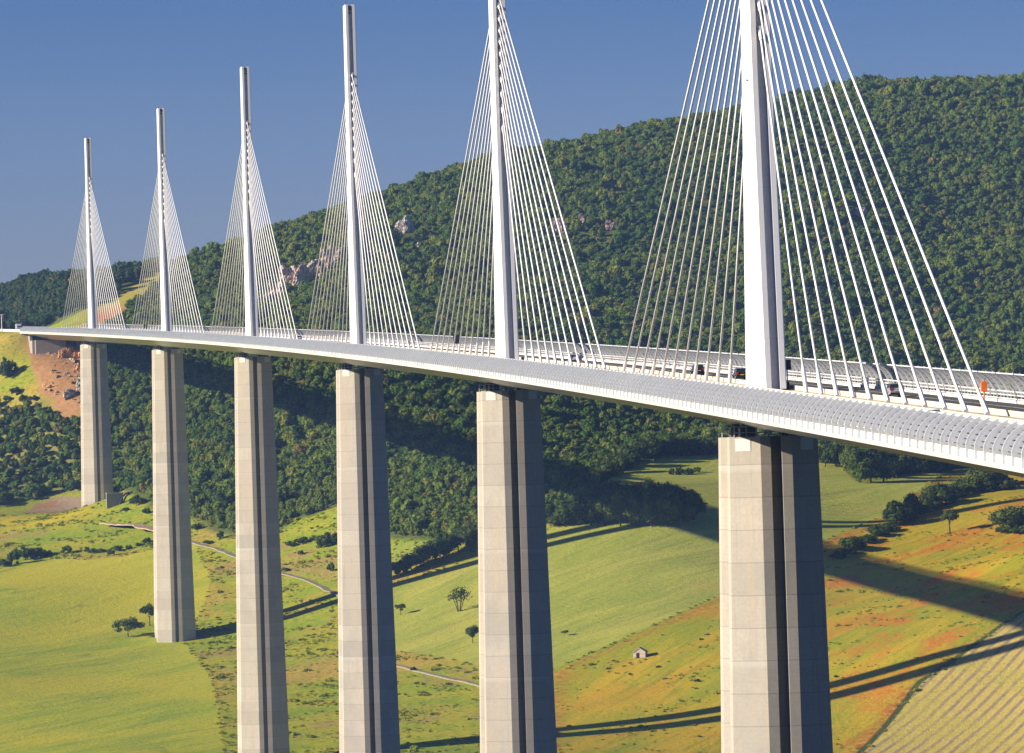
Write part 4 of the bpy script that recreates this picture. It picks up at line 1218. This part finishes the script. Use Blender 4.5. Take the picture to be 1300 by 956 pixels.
HN = ['small round shrub at the lowest end of the hedge row in the poppy field', 'broad dark shrub near the lowest end of the hedge row in the poppy field', 'low narrow shrub above the broad one at the lower end of the poppy field hedge', 'low bush in the lower middle of the poppy field hedge row', 'low bush just below the two tall trees of the poppy field hedge', 'lower one of two tall trees side by side in the poppy field hedge', 'upper one of two tall trees side by side in the poppy field hedge', 'smaller tree in the gap between the tall trees of the poppy field hedge', 'tallest tree of the poppy field hedge, above the lone tree', 'bush right behind the tallest tree of the poppy field hedge', 'low bush linking the hedge row with the big shrubs below the deck', 'big rounded shrub at the top of the poppy field, just below the deck', 'big rounded shrub right beside the one at the top of the poppy field', 'large dense tree at the right edge of the picture in the poppy field', 'dense tree cut off by the right edge of the picture, in the poppy field']
for i, (x, y, h, wd_) in enumerate(TREES['poppyhedge']):
    tree('hedge_tree', x, y, h, wd_ * 1.32, HN[i], 'trees and shrubs of the poppy field hedge', i + 1, kinds=BUSHY)
for i, (x, y, h, wd_) in enumerate(TREES['edge']):
    rp_ = i < 11
    tree('tree', x, y, h, wd_ * 1.3, ('leafy tree at the forest edge under the deck, right of the nearest pier' if rp_ else 'leafy tree at the forest edge above the upper green field, left of the nearest pier'), ('forest edge trees right of the nearest pier' if rp_ else 'forest edge trees left of the nearest pier'), i + 3, kinds=BUSHY)

# shrubs: one leafy mesh each
SHR = [crown_mesh('shrub', 700, 2.6, 1.9, 1.5, .5, 200 + i, M['leaf2'], lobes=17, spread=.95, corek=.7) for i in range(7)]
def shrub_label(i):
    if i < 4: return 'low dark shrub of the clump lying in the upper green field', 'shrubs in the upper green field'
    if i < 9: return 'dark shrub in the strip along the top of the left green field', 'shrubs at the top of the left green field'
    if i < 18: return 'small shrub on the rough bank between the two leftmost piers', 'shrubs on the bank between the two leftmost piers'
    if i < 26: return 'shrub on the rough grass below the forest, between the third and fourth piers', 'shrubs between the third and fourth piers'
    if i < 34: return 'shrub on the bank above the rubble track, near the second pier from the left', 'shrubs above the rubble track'
    if i < 46: return 'bush on the grassy slope below the abutment at the far left', 'bushes on the slope below the abutment'
    return 'tiny weed bush in the meadow at the foot of the field', 'weed bushes in the meadows'
for i, (x, y, h, wd_) in enumerate(TREES['shrubs']):
    o = link(SHR[i % 7], 'shrub')
    o.location = (x, y, gz(x, y) - .15)
    o.scale = (wd_ / 4.9 * (.85 + .5 * ((i * 7) % 5) / 4), wd_ / 4.9, h / 3.6 * (.75 + .5 * ((i * 3) % 4) / 3))
    o.rotation_euler.z = i * 1.3
    lb, gp = shrub_label(i)
    tag(o, lb, 'shrub', gp)
for i, (x, y, h, wd_) in enumerate(TREES['hedgefill']):
    o = link(SHR[(i * 2 + 1) % 7], 'shrub')
    o.location = (x, y, gz(x, y) - .15)
    o.scale = (wd_ / 3.2, wd_ / 3.2, h / 3.0)
    o.rotation_euler.z = i * 2.1
    tag(o, 'low bush filling the gaps of the poppy field hedge between its taller trees', 'shrub', 'low bushes of the poppy field hedge')
for i, (x, y, h, wd_) in enumerate(TREES['ridge']):
    tree('tree', x, y, h, wd_, ('tall round tree standing above the ridge wood on the far left skyline', 'smaller tree leaning against the tall one on the far left skyline')[i], 'skyline trees', i)

# ------------------------------------------------------------------ rocks, hut, wall
def rock_mesh(name, w_, h_, d_, seed, mt):
    r = random.Random(seed)
    bm_ = bmesh.new()
    n = max(3, int(w_ / 3))
    for k in range(n):
        mtx = Matrix.Translation(((k + .5) / n * w_ - w_ / 2 + r.uniform(-.6, .6), r.uniform(-.3, .3) * d_, h_ * r.uniform(.2, .5))) @ Matrix.Rotation(r.uniform(-.5, .5), 4, 'Y') @ Matrix.Rotation(r.uniform(0, 3), 4, 'Z') @ Matrix.Diagonal((w_ / n * .9, d_ * .5, h_ * r.uniform(.42, .62), 1))
        bmesh.ops.create_icosphere(bm_, subdivisions=4, radius=1, matrix=mtx)
    from mathutils import noise as nz_
    for v in bm_.verts:
        p = v.co * .35 + Vector((seed, 0, 0))
        fis = abs(nz_.noise(Vector((p.x * 2.6, p.y * 2.6, p.z * .7)))) * 1.6
        k = nz_.noise(p) * 1.2 + nz_.noise(p * 3.1) * .8 + nz_.noise(p * 6.5) * .45 - fis
        v.co += Vector((k * .9, k * 1.0, k * .55))
        v.co.z = round(v.co.z / 1.3) * 1.3 * .6 + v.co.z * .4
    me_ = bpy.data.meshes.new(name)
    bm_.to_mesh(me_); bm_.free()
    me_.materials.append(mt)
    return me_
RL = ['dark-streaked cliff at the left end of the crag row, right of the third pylon', 'pale cliff face in the middle of the crag row, right of the third pylon', 'squat rock at the right end of the crag row left of the fourth pylon', 'tall pale crag just left of the fourth pylon, behind its stays', 'narrow rock beside the tall pale crag left of the fourth pylon', 'pale rock streak below the crag row, behind the stays of the third pylon', 'lower pale rock streak behind the stays of the third pylon', 'big lone grey rock high on the hill right of the fourth pylon', 'small rock below the big lone rock right of the fourth pylon', 'small pale outcrop behind the right stays of the fifth pylon', 'narrow pale outcrop on the hill right of the fifth pylon', 'pale outcrop furthest right in the row right of the fifth pylon', 'small ochre outcrop behind the right stays of the nearest pylon', 'lowest pale rock just right of the third pylon', 'flat pale rock behind the fourth pylon']
for i, (x, y, w_, h_) in enumerate(ROCKS):
    big_ = h_ > 5
    o = link(rock_mesh('rock_outcrop', w_ * 1.35, h_ * 1.2 + 2.5, 4.5 if big_ else 3, i + 1, M['rock'] if i not in (7, 8) else M['rock_grey']), 'rock_outcrop')
    o.location = (x + vd[0] * 1.5, y + vd[1] * 1.5, gz(x, y) - .8)
    o.rotation_euler.z = -.0858
    tag(o, RL[i], 'rock', 'rock outcrops on the wooded hill')

# exposed orange rock in the excavation
for i, (x, y, w_, h_, lb) in enumerate([(-79.0, 1884, 19, 8, 'large orange rock face exposed under the deck beside the leftmost pier'), (-76.5, 1866, 7, 5, 'orange boulders below the rock face, touching the leftmost pier'), (-83.5, 1846, 5, 4, 'dark grey boulder with a pale foot on the orange earth slope'), (-77.6, 1850, 4.5, 6, 'pale boulder pile beside the leftmost pier at the foot of the earth slope')]):
    o = link(rock_mesh('rock_face', w_, h_, 4, 60 + i, M['orange_rock'] if i < 2 else M['rock_grey']), 'boulder')
    o.location = (x, y, gz(x, y) - 1)
    tag(o, lb, 'rock', 'rocks in the excavation')

protos4 = bpy.data.collections.new('stone_kinds')
for i in range(4):
    protos4.objects.link(bpy.data.objects.new('stone', rock_mesh('stone', 2.2, 1.4, 1.8, 90 + i, (M['orange_rock'], M['rubble'], M['rock_grey'], M['orange_rock'])[i])))
Pd = scatter(ZONES['dirt'], 1.9, (-140, -60, 1800, 1960), 41, .3, lambda P, r: clumpy(P, r, .3))
wood('loose_stones', Pd, protos4, np.clip(np.exp(rs_.normal(-1.1, .5, len(Pd))), .12, .9), 'loose orange and grey stones strewn over the bare earth below the abutment', 'stones')

hx, hy = MISC['hut'][0]
hut = empty('stone_hut', (hx, hy, gz(hx, hy) - .2), -.35)
tag(hut, 'small pale stone hut with a dark doorway in the yellow field by the nearest pier', 'hut')
mb = MB()
mb.ring([[Vector((x, y, z)) for x, z in ((-2.2, 0), (2.2, 0), (2.1, 1.9), (0, 3.3), (-2.1, 1.9))] for y in (-1.7, 1.7)][::-1])
m, t, b = mat('hut_stone', (.6, .5, .42), .9, .2)
q = NT(t)
vo = q.n('ShaderNodeTexVoronoi'); vo.inputs['Scale'].default_value = 2.2
q.put(vo.inputs['Vector'], q.obj())
q.put(b.inputs['Base Color'], q.mix(vo.outputs['Color'], (.36, .29, .23), (.56, .48, .41)))
mb.build('wall', m, hut)
mb = MB()
for sx in (-1, 1):
    mb.box((sx * 1.12, 0, 2.72), (1.5, 1.95, .1), (Vector((.84, 0, -.545 * sx)) if sx > 0 else Vector((.84, 0, .545)), Vector((0, 1, 0)), Vector((.545 * sx, 0, .84))))
mb.build('roof', m, hut)
mb = MB(); mb.box((-.5, -1.71, .85), (.55, .04, .85)); mb.build('doorway', M['hole'], hut)

wx, wy = MISC['wall'][0]
rw_ = empty('retaining_wall', (wx, wy, gz(wx, wy) - .5), .25)
tag(rw_, 'pale concrete retaining wall with a dark arched pipe right of the leftmost pier', 'wall')
mb = MB(); mb.box2((-3, 0, 0), (4.5, .8, 6.2)); mb.build('face', M['abutment'], rw_)
mb = MB(); mb.box2((-3.1, -.08, 6.2), (4.6, .88, 6.6)); mb.build('coping', M['median'], rw_)
mb = MB()
for k in range(9):
    a0_, a1_ = PI * .5 * k / 9, PI * .5 * (k + 1) / 9
    for off in (0, 1.5):
        mb.tube((3.2 + off - 4.5 * math.cos(a0_) + 4, -.7, 6.5 * math.sin(a0_)), (3.2 + off - 4.5 * math.cos(a1_) + 4, -.7, 6.5 * math.sin(a1_)), .35)
mb.build('arch_pipe', M['dark'], rw_)
